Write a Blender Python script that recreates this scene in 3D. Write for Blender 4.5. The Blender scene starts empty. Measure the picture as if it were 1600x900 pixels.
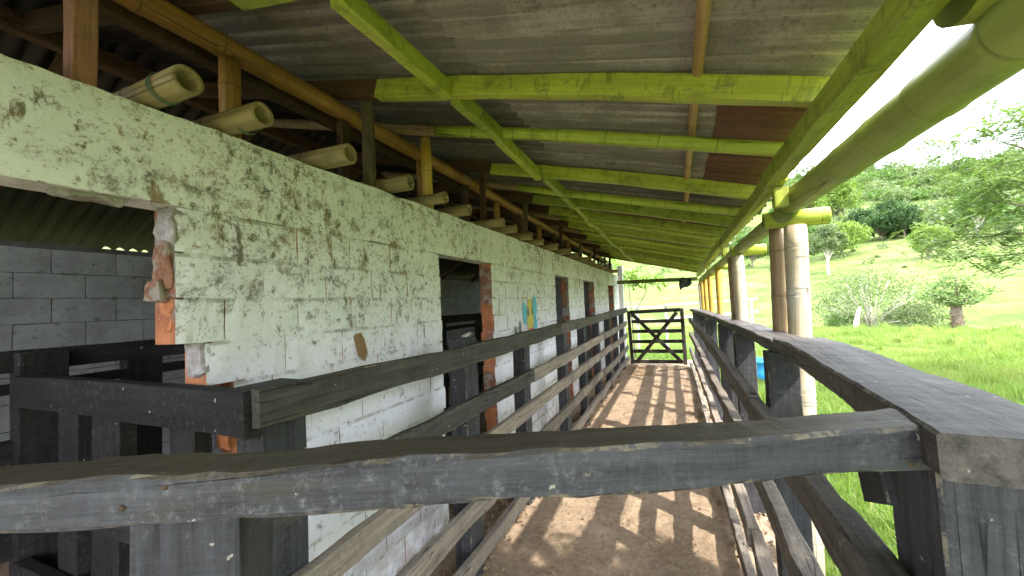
import bpy, math, random
import numpy as np
from mathutils import Vector, Matrix, noise as mnoise

random.seed(7)
rng = np.random.default_rng(11)
S = bpy.context.scene
COL = S.collection
R = math.radians

# ------------------------------------------------------------------ camera
cam_d = bpy.data.cameras.new('camera')
cam = bpy.data.objects.new('camera', cam_d)
COL.objects.link(cam)
cam_d.sensor_width = 36.0
cam_d.lens = 36.0 * 615.0 / 1600.0
cam_d.clip_start = 0.02
cam_d.clip_end = 5000.0
YAW, PIT, ROL = R(22.6), R(2.3), R(2.4)
fwd = Vector((-math.sin(YAW) * math.cos(PIT), math.cos(YAW) * math.cos(PIT), math.sin(PIT)))
r0 = fwd.cross(Vector((0, 0, 1))).normalized()
u0 = r0.cross(fwd)
rgt = math.cos(ROL) * r0 - math.sin(ROL) * u0
upv = math.cos(ROL) * u0 + math.sin(ROL) * r0
CAMM = Matrix((rgt, upv, -fwd)).transposed().to_4x4()
CAMM.translation = (0, 0, 1.6)
cam.matrix_world = CAMM
S.camera = cam

# ------------------------------------------------------------------ sky, sun, exposure
SUN_EL, SUN_AZ = R(47), R(122)      # azimuth measured from +Y (down the aisle) towards +X
world = bpy.data.worlds.new('World')
S.world = world
world.use_nodes = True
wn = world.node_tree
wn.nodes.clear()
w_out = wn.nodes.new('ShaderNodeOutputWorld')
w_bg = wn.nodes.new('ShaderNodeBackground')
w_sky = wn.nodes.new('ShaderNodeTexSky')
w_sky.sky_type = 'NISHITA'
w_sky.sun_disc = False
w_sky.sun_elevation = SUN_EL
w_sky.sun_rotation = SUN_AZ
w_sky.air_density = 1.0
w_sky.dust_density = 2.0
w_sky.ozone_density = 1.0
w_bg.inputs['Strength'].default_value = 0.15
w_tc = wn.nodes.new('ShaderNodeTexCoord')
w_map = wn.nodes.new('ShaderNodeMapping')
w_map.inputs['Scale'].default_value = (1.0, 1.0, 2.6)
w_no = wn.nodes.new('ShaderNodeTexNoise')
w_no.inputs['Scale'].default_value = 2.2
w_no.inputs['Detail'].default_value = 7.0
w_no.inputs['Roughness'].default_value = 0.55
w_rp = wn.nodes.new('ShaderNodeValToRGB')
w_rp.color_ramp.elements[0].position = 0.33
w_rp.color_ramp.elements[0].color = (0.04, 0.04, 0.04, 1)
w_rp.color_ramp.elements[1].position = 0.58
w_rp.color_ramp.elements[1].color = (0.95, 0.95, 0.95, 1)
w_mx = wn.nodes.new('ShaderNodeMix')
w_mx.data_type = 'RGBA'
w_mx.inputs[7].default_value = (15.2, 16.2, 17.6, 1)
wn.links.new(w_tc.outputs['Generated'], w_map.inputs['Vector'])
wn.links.new(w_map.outputs['Vector'], w_no.inputs['Vector'])
wn.links.new(w_no.outputs['Fac'], w_rp.inputs['Fac'])
wn.links.new(w_rp.outputs['Color'], w_mx.inputs[0])
wn.links.new(w_sky.outputs['Color'], w_mx.inputs[6])
wn.links.new(w_mx.outputs[2], w_bg.inputs['Color'])
wn.links.new(w_bg.outputs['Background'], w_out.inputs['Surface'])

sun_d = bpy.data.lights.new('sun', 'SUN')
sun_d.energy = 2.3
sun_d.angle = R(0.6)
sun_d.color = (1.0, 0.95, 0.86)
sun = bpy.data.objects.new('sun', sun_d)
COL.objects.link(sun)
to_sun = Vector((math.sin(SUN_AZ) * math.cos(SUN_EL), math.cos(SUN_AZ) * math.cos(SUN_EL), math.sin(SUN_EL)))
sun.rotation_euler = to_sun.to_track_quat('Z', 'Y').to_euler()
sun.location = to_sun * 60

S.view_settings.view_transform = 'Standard'
S.view_settings.look = 'None'
S.view_settings.exposure = 2.15
S.view_settings.gamma = 1.0
S.view_settings.use_curve_mapping = False
S.cycles.max_bounces = 8
S.cycles.diffuse_bounces = 4
S.cycles.transparent_max_bounces = 8
S.cycles.use_denoising = True
S.cycles.use_adaptive_sampling = True
S.cycles.adaptive_threshold = 0.03


# ------------------------------------------------------------------ material helpers
class G:
    def __init__(self, name):
        self.m = bpy.data.materials.new(name)
        self.m.use_nodes = True
        self.t = self.m.node_tree
        self.t.nodes.clear()
        self.out = self.n('ShaderNodeOutputMaterial')

    def n(self, kind):
        return self.t.nodes.new(kind)

    def set(self, sock, v):
        if hasattr(v, 'is_output') or isinstance(v, bpy.types.NodeSocket):
            self.t.links.new(v, sock)
        elif v is not None:
            if isinstance(v, (tuple, list)) and len(v) == 3 and sock.type == 'RGBA':
                v = tuple(v) + (1,)
            sock.default_value = v

    def obj(self, jitter=True):
        c = self.n('ShaderNodeTexCoord').outputs['Object']
        if not jitter:
            return c
        oi = self.n('ShaderNodeObjectInfo').outputs['Random']
        v = self.math('MULTIPLY', oi, 37.0)
        a = self.n('ShaderNodeVectorMath')
        a.operation = 'ADD'
        self.set(a.inputs[0], c)
        cx = self.n('ShaderNodeCombineXYZ')
        self.set(cx.inputs[1], v)
        self.set(cx.inputs[2], self.math('MULTIPLY', oi, 71.0))
        self.set(cx.inputs[0], self.math('MULTIPLY', oi, 13.0))
        self.set(a.inputs[1], cx.outputs[0])
        return a.outputs[0]

    def rnd(self):
        return self.n('ShaderNodeObjectInfo').outputs['Random']

    def pos(self):
        return self.n('ShaderNodeNewGeometry').outputs['Position']

    def nrm(self):
        return self.n('ShaderNodeNewGeometry').outputs['Normal']

    def sep(self, v):
        s = self.n('ShaderNodeSeparateXYZ')
        self.set(s.inputs[0], v)
        return s.outputs

    def map(self, v, sc=(1, 1, 1), loc=(0, 0, 0), rot=(0, 0, 0)):
        m = self.n('ShaderNodeMapping')
        self.set(m.inputs['Vector'], v)
        m.inputs['Scale'].default_value = sc
        m.inputs['Location'].default_value = loc
        m.inputs['Rotation'].default_value = rot
        return m.outputs[0]

    def noise(self, v, scale=5, detail=4, rough=0.55, dist=0.0, col=False):
        m = self.n('ShaderNodeTexNoise')
        self.set(m.inputs['Vector'], v)
        m.inputs['Scale'].default_value = scale
        m.inputs['Detail'].default_value = detail
        m.inputs['Roughness'].default_value = rough
        m.inputs['Distortion'].default_value = dist
        return m.outputs['Color' if col else 'Fac']

    def voro(self, v, scale=5, out='Distance', rand=1.0):
        m = self.n('ShaderNodeTexVoronoi')
        self.set(m.inputs['Vector'], v)
        m.inputs['Scale'].default_value = scale
        m.inputs['Randomness'].default_value = rand
        return m.outputs[out]

    def math(self, op, a, b=None, c=None):
        m = self.n('ShaderNodeMath')
        m.operation = op
        self.set(m.inputs[0], a)
        if b is not None:
            self.set(m.inputs[1], b)
        if c is not None:
            self.set(m.inputs[2], c)
        return m.outputs[0]

    def step(self, v, a, b, lo=0.0, hi=1.0):
        m = self.n('ShaderNodeMapRange')
        m.interpolation_type = 'SMOOTHSTEP'
        self.set(m.inputs['Value'], v)
        self.set(m.inputs['From Min'], a)
        self.set(m.inputs['From Max'], b)
        m.inputs['To Min'].default_value = lo
        m.inputs['To Max'].default_value = hi
        return m.outputs[0]

    def ramp(self, f, *st):
        m = self.n('ShaderNodeValToRGB')
        self.set(m.inputs[0], f)
        e = m.color_ramp.elements
        while len(e) < len(st):
            e.new(0.5)
        for i, (p, c) in enumerate(st):
            e[i].position = p
            e[i].color = tuple(c) + (1,)
        return m.outputs[0]

    def mix(self, f, a, b, mode='MIX'):
        m = self.n('ShaderNodeMix')
        m.data_type = 'RGBA'
        m.blend_type = mode
        self.set(m.inputs[0], f)
        self.set(m.inputs[6], a)
        self.set(m.inputs[7], b)
        return m.outputs[2]

    def addv(self, a, b, k=1.0):
        s = self.n('ShaderNodeVectorMath')
        s.operation = 'SCALE'
        self.set(s.inputs[0], b)
        s.inputs['Scale'].default_value = k
        m = self.n('ShaderNodeVectorMath')
        m.operation = 'ADD'
        self.set(m.inputs[0], a)
        self.set(m.inputs[1], s.outputs[0])
        return m.outputs[0]

    def bump(self, h, strength=0.4, dist=0.01, normal=None):
        m = self.n('ShaderNodeBump')
        m.inputs['Strength'].default_value = strength
        m.inputs['Distance'].default_value = dist
        self.set(m.inputs['Height'], h)
        if normal is not None:
            self.set(m.inputs['Normal'], normal)
        return m.outputs[0]

    def finish(self, col, rough=0.8, normal=None, metal=0.0, spec=0.3):
        b = self.n('ShaderNodeBsdfPrincipled')
        self.set(b.inputs['Base Color'], col)
        self.set(b.inputs['Roughness'], rough)
        self.set(b.inputs['Metallic'], metal)
        b.inputs['Specular IOR Level'].default_value = spec
        if normal is not None:
            self.set(b.inputs['Normal'], normal)
        self.t.links.new(b.outputs[0], self.out.inputs['Surface'])
        return self.m


def wood(name, dark, light, mud=None, mud_amt=0.0, speck=0.0, rough=0.75, gscale=1.0, bump=0.5, worn=None, worn_amt=0.0, dust=(0.30, 0.27, 0.22), dust_amt=0.0, edge=0.0, top=None):
    g = G(name)
    v = g.obj()
    grain = g.noise(g.map(v, (2.2 * gscale, 42 * gscale, 42 * gscale)), 1.0, 6, 0.62, 0.25)
    fibre = g.noise(g.map(v, (7, 190, 190)), 1.0, 4, 0.6)
    saw = g.noise(g.map(v, (95, 8, 22), rot=(0.1, 0.5, 0.55)), 1.0, 4, 0.6)
    blot = g.noise(v, 4.5, 8, 0.68)
    f = g.math('ADD', g.math('MULTIPLY', grain, 0.48), g.math('MULTIPLY', blot, 0.30))
    f = g.math('ADD', f, g.math('MULTIPLY', fibre, 0.20))
    f = g.math('ADD', f, g.math('MULTIPLY', saw, 0.16))
    col = g.ramp(f, (0.42, dark), (0.70, light))
    rr = g.rnd()
    col = g.mix(1.0, col, g.ramp(rr, (0.0, (0.75, 0.75, 0.75)), (1.0, (1.25, 1.22, 1.18))), 'MULTIPLY')
    # splits along the grain
    crack = g.noise(g.map(v, (0.7, 20, 20)), 1.0, 2, 0.45, 0.1)
    ckm = g.step(g.noise(v, 3.0, 2, 0.5), 0.50, 0.60)
    ck0 = g.step(g.math('ABSOLUTE', g.math('SUBTRACT', crack, 0.5)), 0.0, 0.010)
    ck = g.math('MAXIMUM', ck0, g.math('SUBTRACT', 1.0, ckm))
    col = g.mix(g.math('SUBTRACT', 1.0, ck), col, tuple(c * 0.25 for c in dark))
    if worn is not None:
        wv = g.step(g.noise(g.map(v, (1.6, 5, 5)), 1.0, 8, 0.72), 0.62 - worn_amt, 0.74 - worn_amt)
        col = g.mix(g.math('MULTIPLY', wv, 0.85), col, worn)
    if mud is not None:
        mv = g.step(g.noise(v, 11.0, 9, 0.76), 0.665 - mud_amt, 0.735 - mud_amt)
        col = g.mix(g.math('MULTIPLY', mv, 0.85), col, mud)
    # thin dust caught on the rough surface
    dv = g.step(g.noise(v, 48, 6, 0.75), 0.50, 0.74)
    dm = g.step(g.noise(v, 3.2, 4, 0.6), 0.36, 0.66)
    col = g.mix(g.math('MULTIPLY', g.math('MULTIPLY', dv, dm), 0.30 + dust_amt), col, dust)
    if speck > 0:
        wv2 = g.addv(v, g.noise(v, 60, 3, 0.6, col=True), 0.025)
        d = g.voro(wv2, 46, 'Distance')
        cr = g.sep(g.voro(wv2, 46, 'Color'))[0]
        thr = g.math('MULTIPLY', g.step(cr, 1.0 - speck, 1.0), 0.24)
        sp = g.step(d, thr, g.math('SUBTRACT', thr, 0.08))
        col = g.mix(g.math('MULTIPLY', sp, 0.75), col, (0.45, 0.43, 0.37))
    if edge > 0:
        ev = g.step(g.noise(v, 22, 7, 0.72), 0.60 - edge, 0.68 - edge)
        col = g.mix(g.math('MULTIPLY', ev, 0.8), col, (0.23, 0.195, 0.14))
    if top is not None:
        tz_ = g.step(g.sep(g.nrm())[2], 0.55, 0.85)
        col = g.mix(g.math('MULTIPLY', tz_, 0.75), col, g.ramp(f, (0.42, tuple(c * 0.4 for c in top)), (0.70, tuple(c * 1.5 for c in top))))
    h = g.math('ADD', g.math('MULTIPLY', grain, 0.55), g.math('MULTIPLY', saw, 0.35))
    h = g.math('ADD', h, g.math('MULTIPLY', fibre, 0.35))
    h = g.math('MULTIPLY', h, g.math('ADD', g.math('MULTIPLY', ck, 0.6), 0.4))
    return g.finish(col, rough, g.bump(h, bump, 0.006))


M = {}
def woods(key, *a, **k):
    M[key] = wood(*a, **k)
    k['edge'] = 0.09
    M[key + '_edge'] = wood(a[0] + '_worn_edge', *a[1:], **k)


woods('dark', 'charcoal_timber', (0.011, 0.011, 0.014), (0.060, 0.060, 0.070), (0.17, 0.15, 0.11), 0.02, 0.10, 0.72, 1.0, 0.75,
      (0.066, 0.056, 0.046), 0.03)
woods('front', 'greyed_black_timber', (0.013, 0.013, 0.017), (0.080, 0.080, 0.096), (0.27, 0.24, 0.165), 0.035, 0.16, 0.6, 1.0, 0.9,
      (0.060, 0.052, 0.038), 0.04, dust=(0.30, 0.30, 0.32), dust_amt=0.15, top=(0.078, 0.062, 0.038))
woods('cap', 'weathered_cap_timber', (0.020, 0.017, 0.016), (0.185, 0.162, 0.152), (0.24, 0.21, 0.18), -0.02, 0.08, 0.65, 0.8, 1.0,
      (0.155, 0.135, 0.125), 0.03, dust=(0.34, 0.32, 0.31))
woods('rail', 'dusty_rail_timber', (0.065, 0.055, 0.046), (0.27, 0.23, 0.19), (0.42, 0.34, 0.255), 0.05, 0.10, 0.85, 1.0, 0.7,
      (0.30, 0.245, 0.185), 0.06, dust=(0.45, 0.37, 0.28), dust_amt=0.2)
woods('raildark', 'dark_rail_timber', (0.022, 0.021, 0.020), (0.105, 0.097, 0.086), (0.26, 0.22, 0.17), -0.005, 0.08, 0.8, 1.0, 0.7,
      (0.125, 0.108, 0.082), 0.03)
M['gate'] = wood('brown_gate_timber', (0.012, 0.009, 0.008), (0.055, 0.042, 0.033), (0.19, 0.15, 0.11), -0.01, 0.04, 0.75)
M['brown'] = wood('bare_brown_timber', (0.030, 0.016, 0.009), (0.115, 0.062, 0.032), None, 0, 0.03, 0.8)
M['redwood'] = wood('reddish_bare_timber', (0.10, 0.045, 0.030), (0.34, 0.17, 0.115), None, 0, 0.02, 0.8)
M['greywood'] = wood('grey_bare_timber', (0.06, 0.045, 0.026), (0.22, 0.17, 0.10), None, 0, 0.05, 0.85)
M['inner'] = wood('near_black_pen_timber', (0.006, 0.005, 0.006), (0.030, 0.027, 0.030), (0.06, 0.05, 0.04), -0.03, 0.05, 0.8)  # near-black tone for the pen timbers inside the barn
M['pale'] = wood('sun_bleached_timber', (0.20, 0.20, 0.19), (0.42, 0.42, 0.40), None, 0, 0.0, 0.8)


def green_paint(name, base, dark, chip):
    g = G(name)
    v = g.obj()
    grain = g.noise(g.map(v, (2.5, 34, 34)), 1.0, 5, 0.6, 0.3)
    saw = g.noise(g.map(v, (30, 6, 9), rot=(0, 0.4, 0.5)), 1.0, 5, 0.62, 1.2)
    dirt = g.noise(v, 7.0, 9, 0.74)
    col = g.mix(g.step(grain, 0.35, 0.7), tuple(c * 0.72 for c in base), base)
    col = g.mix(g.math('MULTIPLY', g.step(saw, 0.54, 0.68), 0.65), col, dark)
    col = g.mix(g.math('MULTIPLY', g.step(dirt, 0.50, 0.66), 0.75), col, dark)
    fade = g.step(g.noise(g.map(v, (1.5, 5, 5)), 1.0, 6, 0.7), 0.50, 0.68)
    col = g.mix(g.math('MULTIPLY', fade, 0.45), col, (0.42, 0.44, 0.17))
    col = g.mix(g.math('MULTIPLY', g.step(g.noise(g.map(v, (7, 22, 22)), 1.0, 8, 0.75), 0.60, 0.66), 0.85), col, chip)
    rr = g.rnd()
    col = g.mix(1.0, col, g.ramp(rr, (0.0, (0.74, 0.78, 0.8)), (1.0, (1.12, 1.06, 1.0))), 'MULTIPLY')
    h = g.math('ADD', grain, g.math('MULTIPLY', saw, 0.6))
    return g.finish(col, 0.55, g.bump(h, 0.5, 0.004), spec=0.35)


M['green'] = green_paint('lime_green_painted_timber', (0.46, 0.53, 0.060), (0.13, 0.165, 0.024), (0.24, 0.18, 0.10))
M['greenbeam'] = green_paint('dull_green_painted_timber', (0.155, 0.215, 0.042), (0.060, 0.085, 0.022), (0.15, 0.12, 0.07))


def bamboo_mat(name, a, b, node, stain, green=None):
    g = G(name)
    v = g.obj(False)
    vj = g.obj()
    x = g.sep(v)[0]
    fr = g.math('FRACT', g.math('ADD', g.math('DIVIDE', x, 0.28), 0.5))
    nd = g.math('ABSOLUTE', g.math('SUBTRACT', fr, 0.5))
    ring = g.step(nd, 0.045, 0.0)
    line = g.step(nd, 0.014, 0.002)
    grain = g.noise(g.map(vj, (1.6, 30, 30)), 1.0, 5, 0.6)
    blot = g.noise(vj, 5.0, 6, 0.65)
    col = g.mix(g.step(grain, 0.3, 0.7), a, b)
    col = g.mix(g.math('MULTIPLY', g.step(blot, 0.50, 0.70), 0.75), col, stain)
    if green is not None:
        col = g.mix(g.math('MULTIPLY', g.step(g.noise(vj, 3.0, 4, 0.5), 0.45, 0.6), 0.6), col, green)
    col = g.mix(g.math('MULTIPLY', ring, 0.30), col, node)
    col = g.mix(g.math('MULTIPLY', line, 0.85), col, tuple(c * 0.35 for c in node))
    ck = g.step(g.math('ABSOLUTE', g.math('SUBTRACT', g.noise(g.map(vj, (0.25, 12, 12)), 1, 1, 0.3), 0.5)), 0.0, 0.006)
    col = g.mix(g.math('SUBTRACT', 1.0, ck), col, tuple(c * 0.3 for c in a))
    return g.finish(col, 0.5, g.bump(g.math('ADD', grain, g.math('MULTIPLY', blot, 0.4)), 0.25, 0.004), spec=0.4)


M['bam_pale'] = bamboo_mat('weathered_pale_bamboo', (0.42, 0.33, 0.21), (0.62, 0.53, 0.40), (0.50, 0.45, 0.38), (0.46, 0.44, 0.40))
M['bam_brown'] = bamboo_mat('brown_bamboo', (0.25, 0.165, 0.085), (0.43, 0.31, 0.18), (0.28, 0.20, 0.12), (0.19, 0.125, 0.075))
M['bam_yellow'] = bamboo_mat('golden_bamboo', (0.50, 0.28, 0.035), (0.64, 0.42, 0.09), (0.44, 0.30, 0.10), (0.42, 0.25, 0.05))
M['bam_orange'] = bamboo_mat('aged_orange_bamboo', (0.23, 0.105, 0.022), (0.40, 0.205, 0.055), (0.24, 0.13, 0.05), (0.13, 0.065, 0.022))
M['bam_stub'] = bamboo_mat('dry_tan_bamboo', (0.21, 0.15, 0.070), (0.37, 0.285, 0.15), (0.26, 0.21, 0.12), (0.17, 0.15, 0.085))
M['bam_cane'] = bamboo_mat('light_bamboo_cane', (0.38, 0.22, 0.09), (0.55, 0.36, 0.17), (0.35, 0.22, 0.11), (0.28, 0.17, 0.08))
M['bam_green'] = bamboo_mat('olive_painted_bamboo', (0.26, 0.30, 0.060), (0.37, 0.41, 0.10), (0.26, 0.29, 0.07), (0.20, 0.22, 0.06))
M['bam_lime'] = bamboo_mat('lime_painted_bamboo', (0.35, 0.43, 0.042), (0.46, 0.53, 0.07), (0.30, 0.37, 0.05), (0.17, 0.21, 0.03))


def painted_block():
    g = G('stained_white_limewash')
    p = g.pos()
    wc = g.noise(p, 11, 3, 0.55, col=True)
    wp = g.addv(p, wc, 0.11)
    z = g.sep(p)[2]
    high = g.step(z, 0.9, 2.2, 0.72, 1.15)
    # ragged dirt spatter: thresholded rough fractals, thicker towards the top
    region = g.step(g.noise(p, 1.4, 3, 0.5), 0.30, 0.66, -0.022, 0.026)
    hi = g.step(z, 0.7, 2.25, -0.030, 0.018)
    dens = g.math('ADD', region, hi)

    def spatter(scale, det, ro, t, soft, stretch=(1, 1, 1)):
        n = g.math('ADD', g.noise(g.map(p, stretch, (scale * 1.7, 0, 3)), scale, det, ro), dens)
        return g.step(n, t, t + soft)

    s1 = spatter(11.0, 10, 0.82, 0.528, 0.13)
    s2 = spatter(27.0, 8, 0.80, 0.555, 0.10)
    s2 = g.math('MAXIMUM', s2, spatter(12.0, 9, 0.74, 0.585, 0.08, (1, 1, 0.45)))
    s3 = spatter(60, 4, 0.70, 0.610, 0.07)
    base = g.ramp(g.noise(p, 2.4, 5, 0.6), (0.3, (0.80, 0.79, 0.86)), (0.7, (0.88, 0.868, 0.93)))
    # limewash gone thin and yellowish
    thin = g.step(g.noise(wp, 5.0, 6, 0.7), 0.56, 0.72)
    base = g.mix(g.math('MULTIPLY', thin, 0.45), base, (0.55, 0.54, 0.40))
    # dirt lodged in the bed joints, splash dirt along the foot of the wall
    fz = g.math('FRACT', g.math('DIVIDE', g.math('ADD', z, g.math('MULTIPLY', g.noise(p, 6, 2, 0.5), 0.012)), 0.1512))
    bed = g.step(g.math('ABSOLUTE', g.math('SUBTRACT', fz, 0.5)), 0.42, 0.475)
    bed = g.math('MULTIPLY', bed, g.step(g.noise(p, 7, 6, 0.7), 0.44, 0.60))
    bed = g.math('MULTIPLY', bed, g.step(z, 1.99, 1.95))
    base = g.mix(g.math('MULTIPLY', bed, 0.55), base, (0.20, 0.165, 0.11))
    foot = g.math('MULTIPLY', g.step(z, 0.62, 0.05), g.step(g.noise(p, 8, 8, 0.72), 0.36, 0.60))
    base = g.mix(g.math('MULTIPLY', foot, 0.65), base, (0.27, 0.19, 0.12))
    sc = g.ramp(g.noise(p, 9, 2, 0.5), (0.33, (0.075, 0.062, 0.034)), (0.50, (0.145, 0.100, 0.050)), (0.66, (0.28, 0.165, 0.09)))
    col = g.mix(g.math('MULTIPLY', s3, 0.55), base, (0.16, 0.12, 0.07))
    col = g.mix(g.math('MULTIPLY', s2, 0.85), col, sc)
    col = g.mix(g.math('MULTIPLY', s1, 0.78), col, sc)
    # bare ends (jambs) are unpainted clay with grey mortar
    ny = g.math('ABSOLUTE', g.sep(g.nrm())[1])
    x = g.sep(p)[0]
    end = g.step(ny, 0.80, 0.90)
    clay = g.ramp(g.noise(p, 4.2, 4, 0.6), (0.40, (0.26, 0.25, 0.23)), (0.47, (0.30, 0.115, 0.065)), (0.62, (0.52, 0.21, 0.10)))
    clay = g.mix(g.step(g.noise(p, 60, 3, 0.6), 0.62, 0.72), clay, (0.30, 0.27, 0.24))
    col = g.mix(end, col, clay)
    h = g.math('ADD', g.noise(p, 34, 6, 0.65), g.math('MULTIPLY', g.math('ADD', s1, s2), 0.35))
    return g.finish(col, 0.9, g.bump(h, 0.45, 0.006), spec=0.15)


M['block'] = painted_block()


def beamband():
    # ring beam above the doors: same limewash, stained harder
    m = painted_block()
    m.name = 'stained_white_ring_beam'
    return m


M['band'] = M['block']


def plain(name, col, rough=0.8, n=12, k=0.25):
    g = G(name)
    v = g.obj()
    f = g.noise(v, n, 5, 0.65)
    c = g.mix(f, tuple(x * (1 - k) for x in col), tuple(min(1, x * (1 + k)) for x in col))
    return g.finish(c, rough, g.bump(f, 0.3, 0.004))


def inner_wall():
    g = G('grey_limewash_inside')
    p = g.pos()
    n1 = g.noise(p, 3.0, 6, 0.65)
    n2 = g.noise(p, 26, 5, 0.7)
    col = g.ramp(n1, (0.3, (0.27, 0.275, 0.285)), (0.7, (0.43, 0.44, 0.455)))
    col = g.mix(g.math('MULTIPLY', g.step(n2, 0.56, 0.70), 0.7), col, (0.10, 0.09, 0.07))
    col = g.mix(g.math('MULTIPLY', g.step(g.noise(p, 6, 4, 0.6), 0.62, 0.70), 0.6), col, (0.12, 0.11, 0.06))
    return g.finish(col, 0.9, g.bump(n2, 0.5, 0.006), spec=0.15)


M['inwall'] = inner_wall()
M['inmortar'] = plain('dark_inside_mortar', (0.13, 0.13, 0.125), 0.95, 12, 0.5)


def mortar():
    g = G('grey_mortar')
    p = g.pos()
    n1 = g.noise(p, 20, 6, 0.65)
    col = g.ramp(n1, (0.35, (0.52, 0.52, 0.47)), (0.65, (0.80, 0.81, 0.77)))
    col = g.mix(g.math('MULTIPLY', g.step(g.noise(p, 7, 5, 0.65), 0.52, 0.64), 0.75), col, (0.14, 0.10, 0.055))
    return g.finish(col, 0.95, g.bump(n1, 0.6, 0.006), spec=0.1)


M['mortar'] = mortar()


def clay():
    g = G('bare_orange_clay')
    p = g.obj()
    n1 = g.noise(p, 18, 6, 0.65)
    col = g.ramp(n1, (0.35, (0.34, 0.125, 0.06)), (0.65, (0.55, 0.225, 0.11)))
    col = g.mix(g.step(g.noise(p, 9, 5, 0.6), 0.60, 0.66), col, (0.33, 0.30, 0.27))
    return g.finish(col, 0.9, g.bump(n1, 0.7, 0.006), spec=0.1)


M['clay'] = clay()


def broken_clay():
    g = G('crumbled_red_clay_and_mortar')
    p = g.obj()
    n1 = g.noise(p, 30, 7, 0.7)
    col = g.ramp(n1, (0.35, (0.16, 0.075, 0.050)), (0.65, (0.36, 0.18, 0.12)))
    col = g.mix(g.step(g.noise(p, 12, 7, 0.7), 0.48, 0.58), col, (0.32, 0.28, 0.24))
    return g.finish(col, 0.95, g.bump(n1, 1.0, 0.01), spec=0.1)


M['brokenclay'] = broken_clay()


def lump():
    g = G('grey_mortar_lump')
    p = g.obj()
    n1 = g.noise(p, 22, 6, 0.65)
    col = g.ramp(n1, (0.35, (0.22, 0.19, 0.19)), (0.65, (0.46, 0.42, 0.42)))
    return g.finish(col, 0.95, g.bump(n1, 0.8, 0.008), spec=0.1)


M['lump'] = lump()


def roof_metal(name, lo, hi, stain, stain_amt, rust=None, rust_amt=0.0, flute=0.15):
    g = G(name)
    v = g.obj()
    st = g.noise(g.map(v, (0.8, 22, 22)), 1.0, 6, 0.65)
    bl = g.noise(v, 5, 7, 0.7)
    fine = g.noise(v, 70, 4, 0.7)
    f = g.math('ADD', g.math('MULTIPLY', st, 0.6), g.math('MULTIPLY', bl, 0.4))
    # tone alternates with the flutes to bring out the corrugation
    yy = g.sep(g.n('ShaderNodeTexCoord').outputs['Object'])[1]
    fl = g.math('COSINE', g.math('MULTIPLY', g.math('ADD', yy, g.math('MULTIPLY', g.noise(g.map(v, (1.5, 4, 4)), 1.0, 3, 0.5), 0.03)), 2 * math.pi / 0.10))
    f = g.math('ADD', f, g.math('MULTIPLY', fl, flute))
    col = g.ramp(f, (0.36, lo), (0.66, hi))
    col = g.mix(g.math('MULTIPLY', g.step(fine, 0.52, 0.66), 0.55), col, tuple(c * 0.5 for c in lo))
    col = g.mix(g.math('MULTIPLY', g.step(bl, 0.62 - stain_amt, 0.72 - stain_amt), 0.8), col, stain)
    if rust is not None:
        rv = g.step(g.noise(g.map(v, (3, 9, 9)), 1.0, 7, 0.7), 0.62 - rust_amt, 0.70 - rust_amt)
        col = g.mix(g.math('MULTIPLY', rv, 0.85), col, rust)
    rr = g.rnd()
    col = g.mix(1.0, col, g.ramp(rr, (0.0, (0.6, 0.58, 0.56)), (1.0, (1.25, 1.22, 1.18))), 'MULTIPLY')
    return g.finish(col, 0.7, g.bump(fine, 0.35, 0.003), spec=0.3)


M['sheet'] = roof_metal('grimy_corrugated_sheet', (0.21, 0.195, 0.175), (0.70, 0.665, 0.61), (0.045, 0.036, 0.028), 0.02, (0.11, 0.06, 0.035), -0.04)
M['sheetdark'] = roof_metal('dark_corrugated_sheet', (0.020, 0.016, 0.012), (0.062, 0.052, 0.042), (0.016, 0.012, 0.009), 0.05, (0.06, 0.035, 0.02), 0.0)  # much darker tone for the sheets over the barn interior
M['rust'] = roof_metal('rusty_brown_sheet', (0.085, 0.036, 0.020), (0.21, 0.105, 0.065), (0.045, 0.022, 0.014), 0.02, (0.30, 0.14, 0.07), -0.02, flute=0.0)


def dirt(name, lo, hi):
    g = G(name)
    p = g.pos()
    n1 = g.noise(p, 2.0, 6, 0.65)
    n2 = g.noise(p, 24, 7, 0.72)
    n3 = g.noise(p, 110, 3, 0.7)
    f = g.math('ADD', g.math('MULTIPLY', n1, 0.45), g.math('MULTIPLY', n2, 0.55))
    col = g.ramp(f, (0.36, lo), (0.64, hi))
    col = g.mix(g.math('MULTIPLY', g.step(n3, 0.58, 0.70), 0.6), col, tuple(c * 0.45 for c in lo))
    col = g.mix(g.math('MULTIPLY', g.step(g.noise(p, 60, 4, 0.7), 0.64, 0.72), 0.5), col, (0.50, 0.40, 0.28))
    h = g.math('ADD', n2, g.math('MULTIPLY', n3, 0.35))
    return g.finish(col, 0.95, g.bump(h, 0.8, 0.02), spec=0.1)


M['dirt'] = dirt('dry_trodden_earth', (0.215, 0.150, 0.100), (0.46, 0.345, 0.24))
M['clod'] = dirt('earth_clod', (0.17, 0.115, 0.072), (0.36, 0.26, 0.17))


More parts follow.
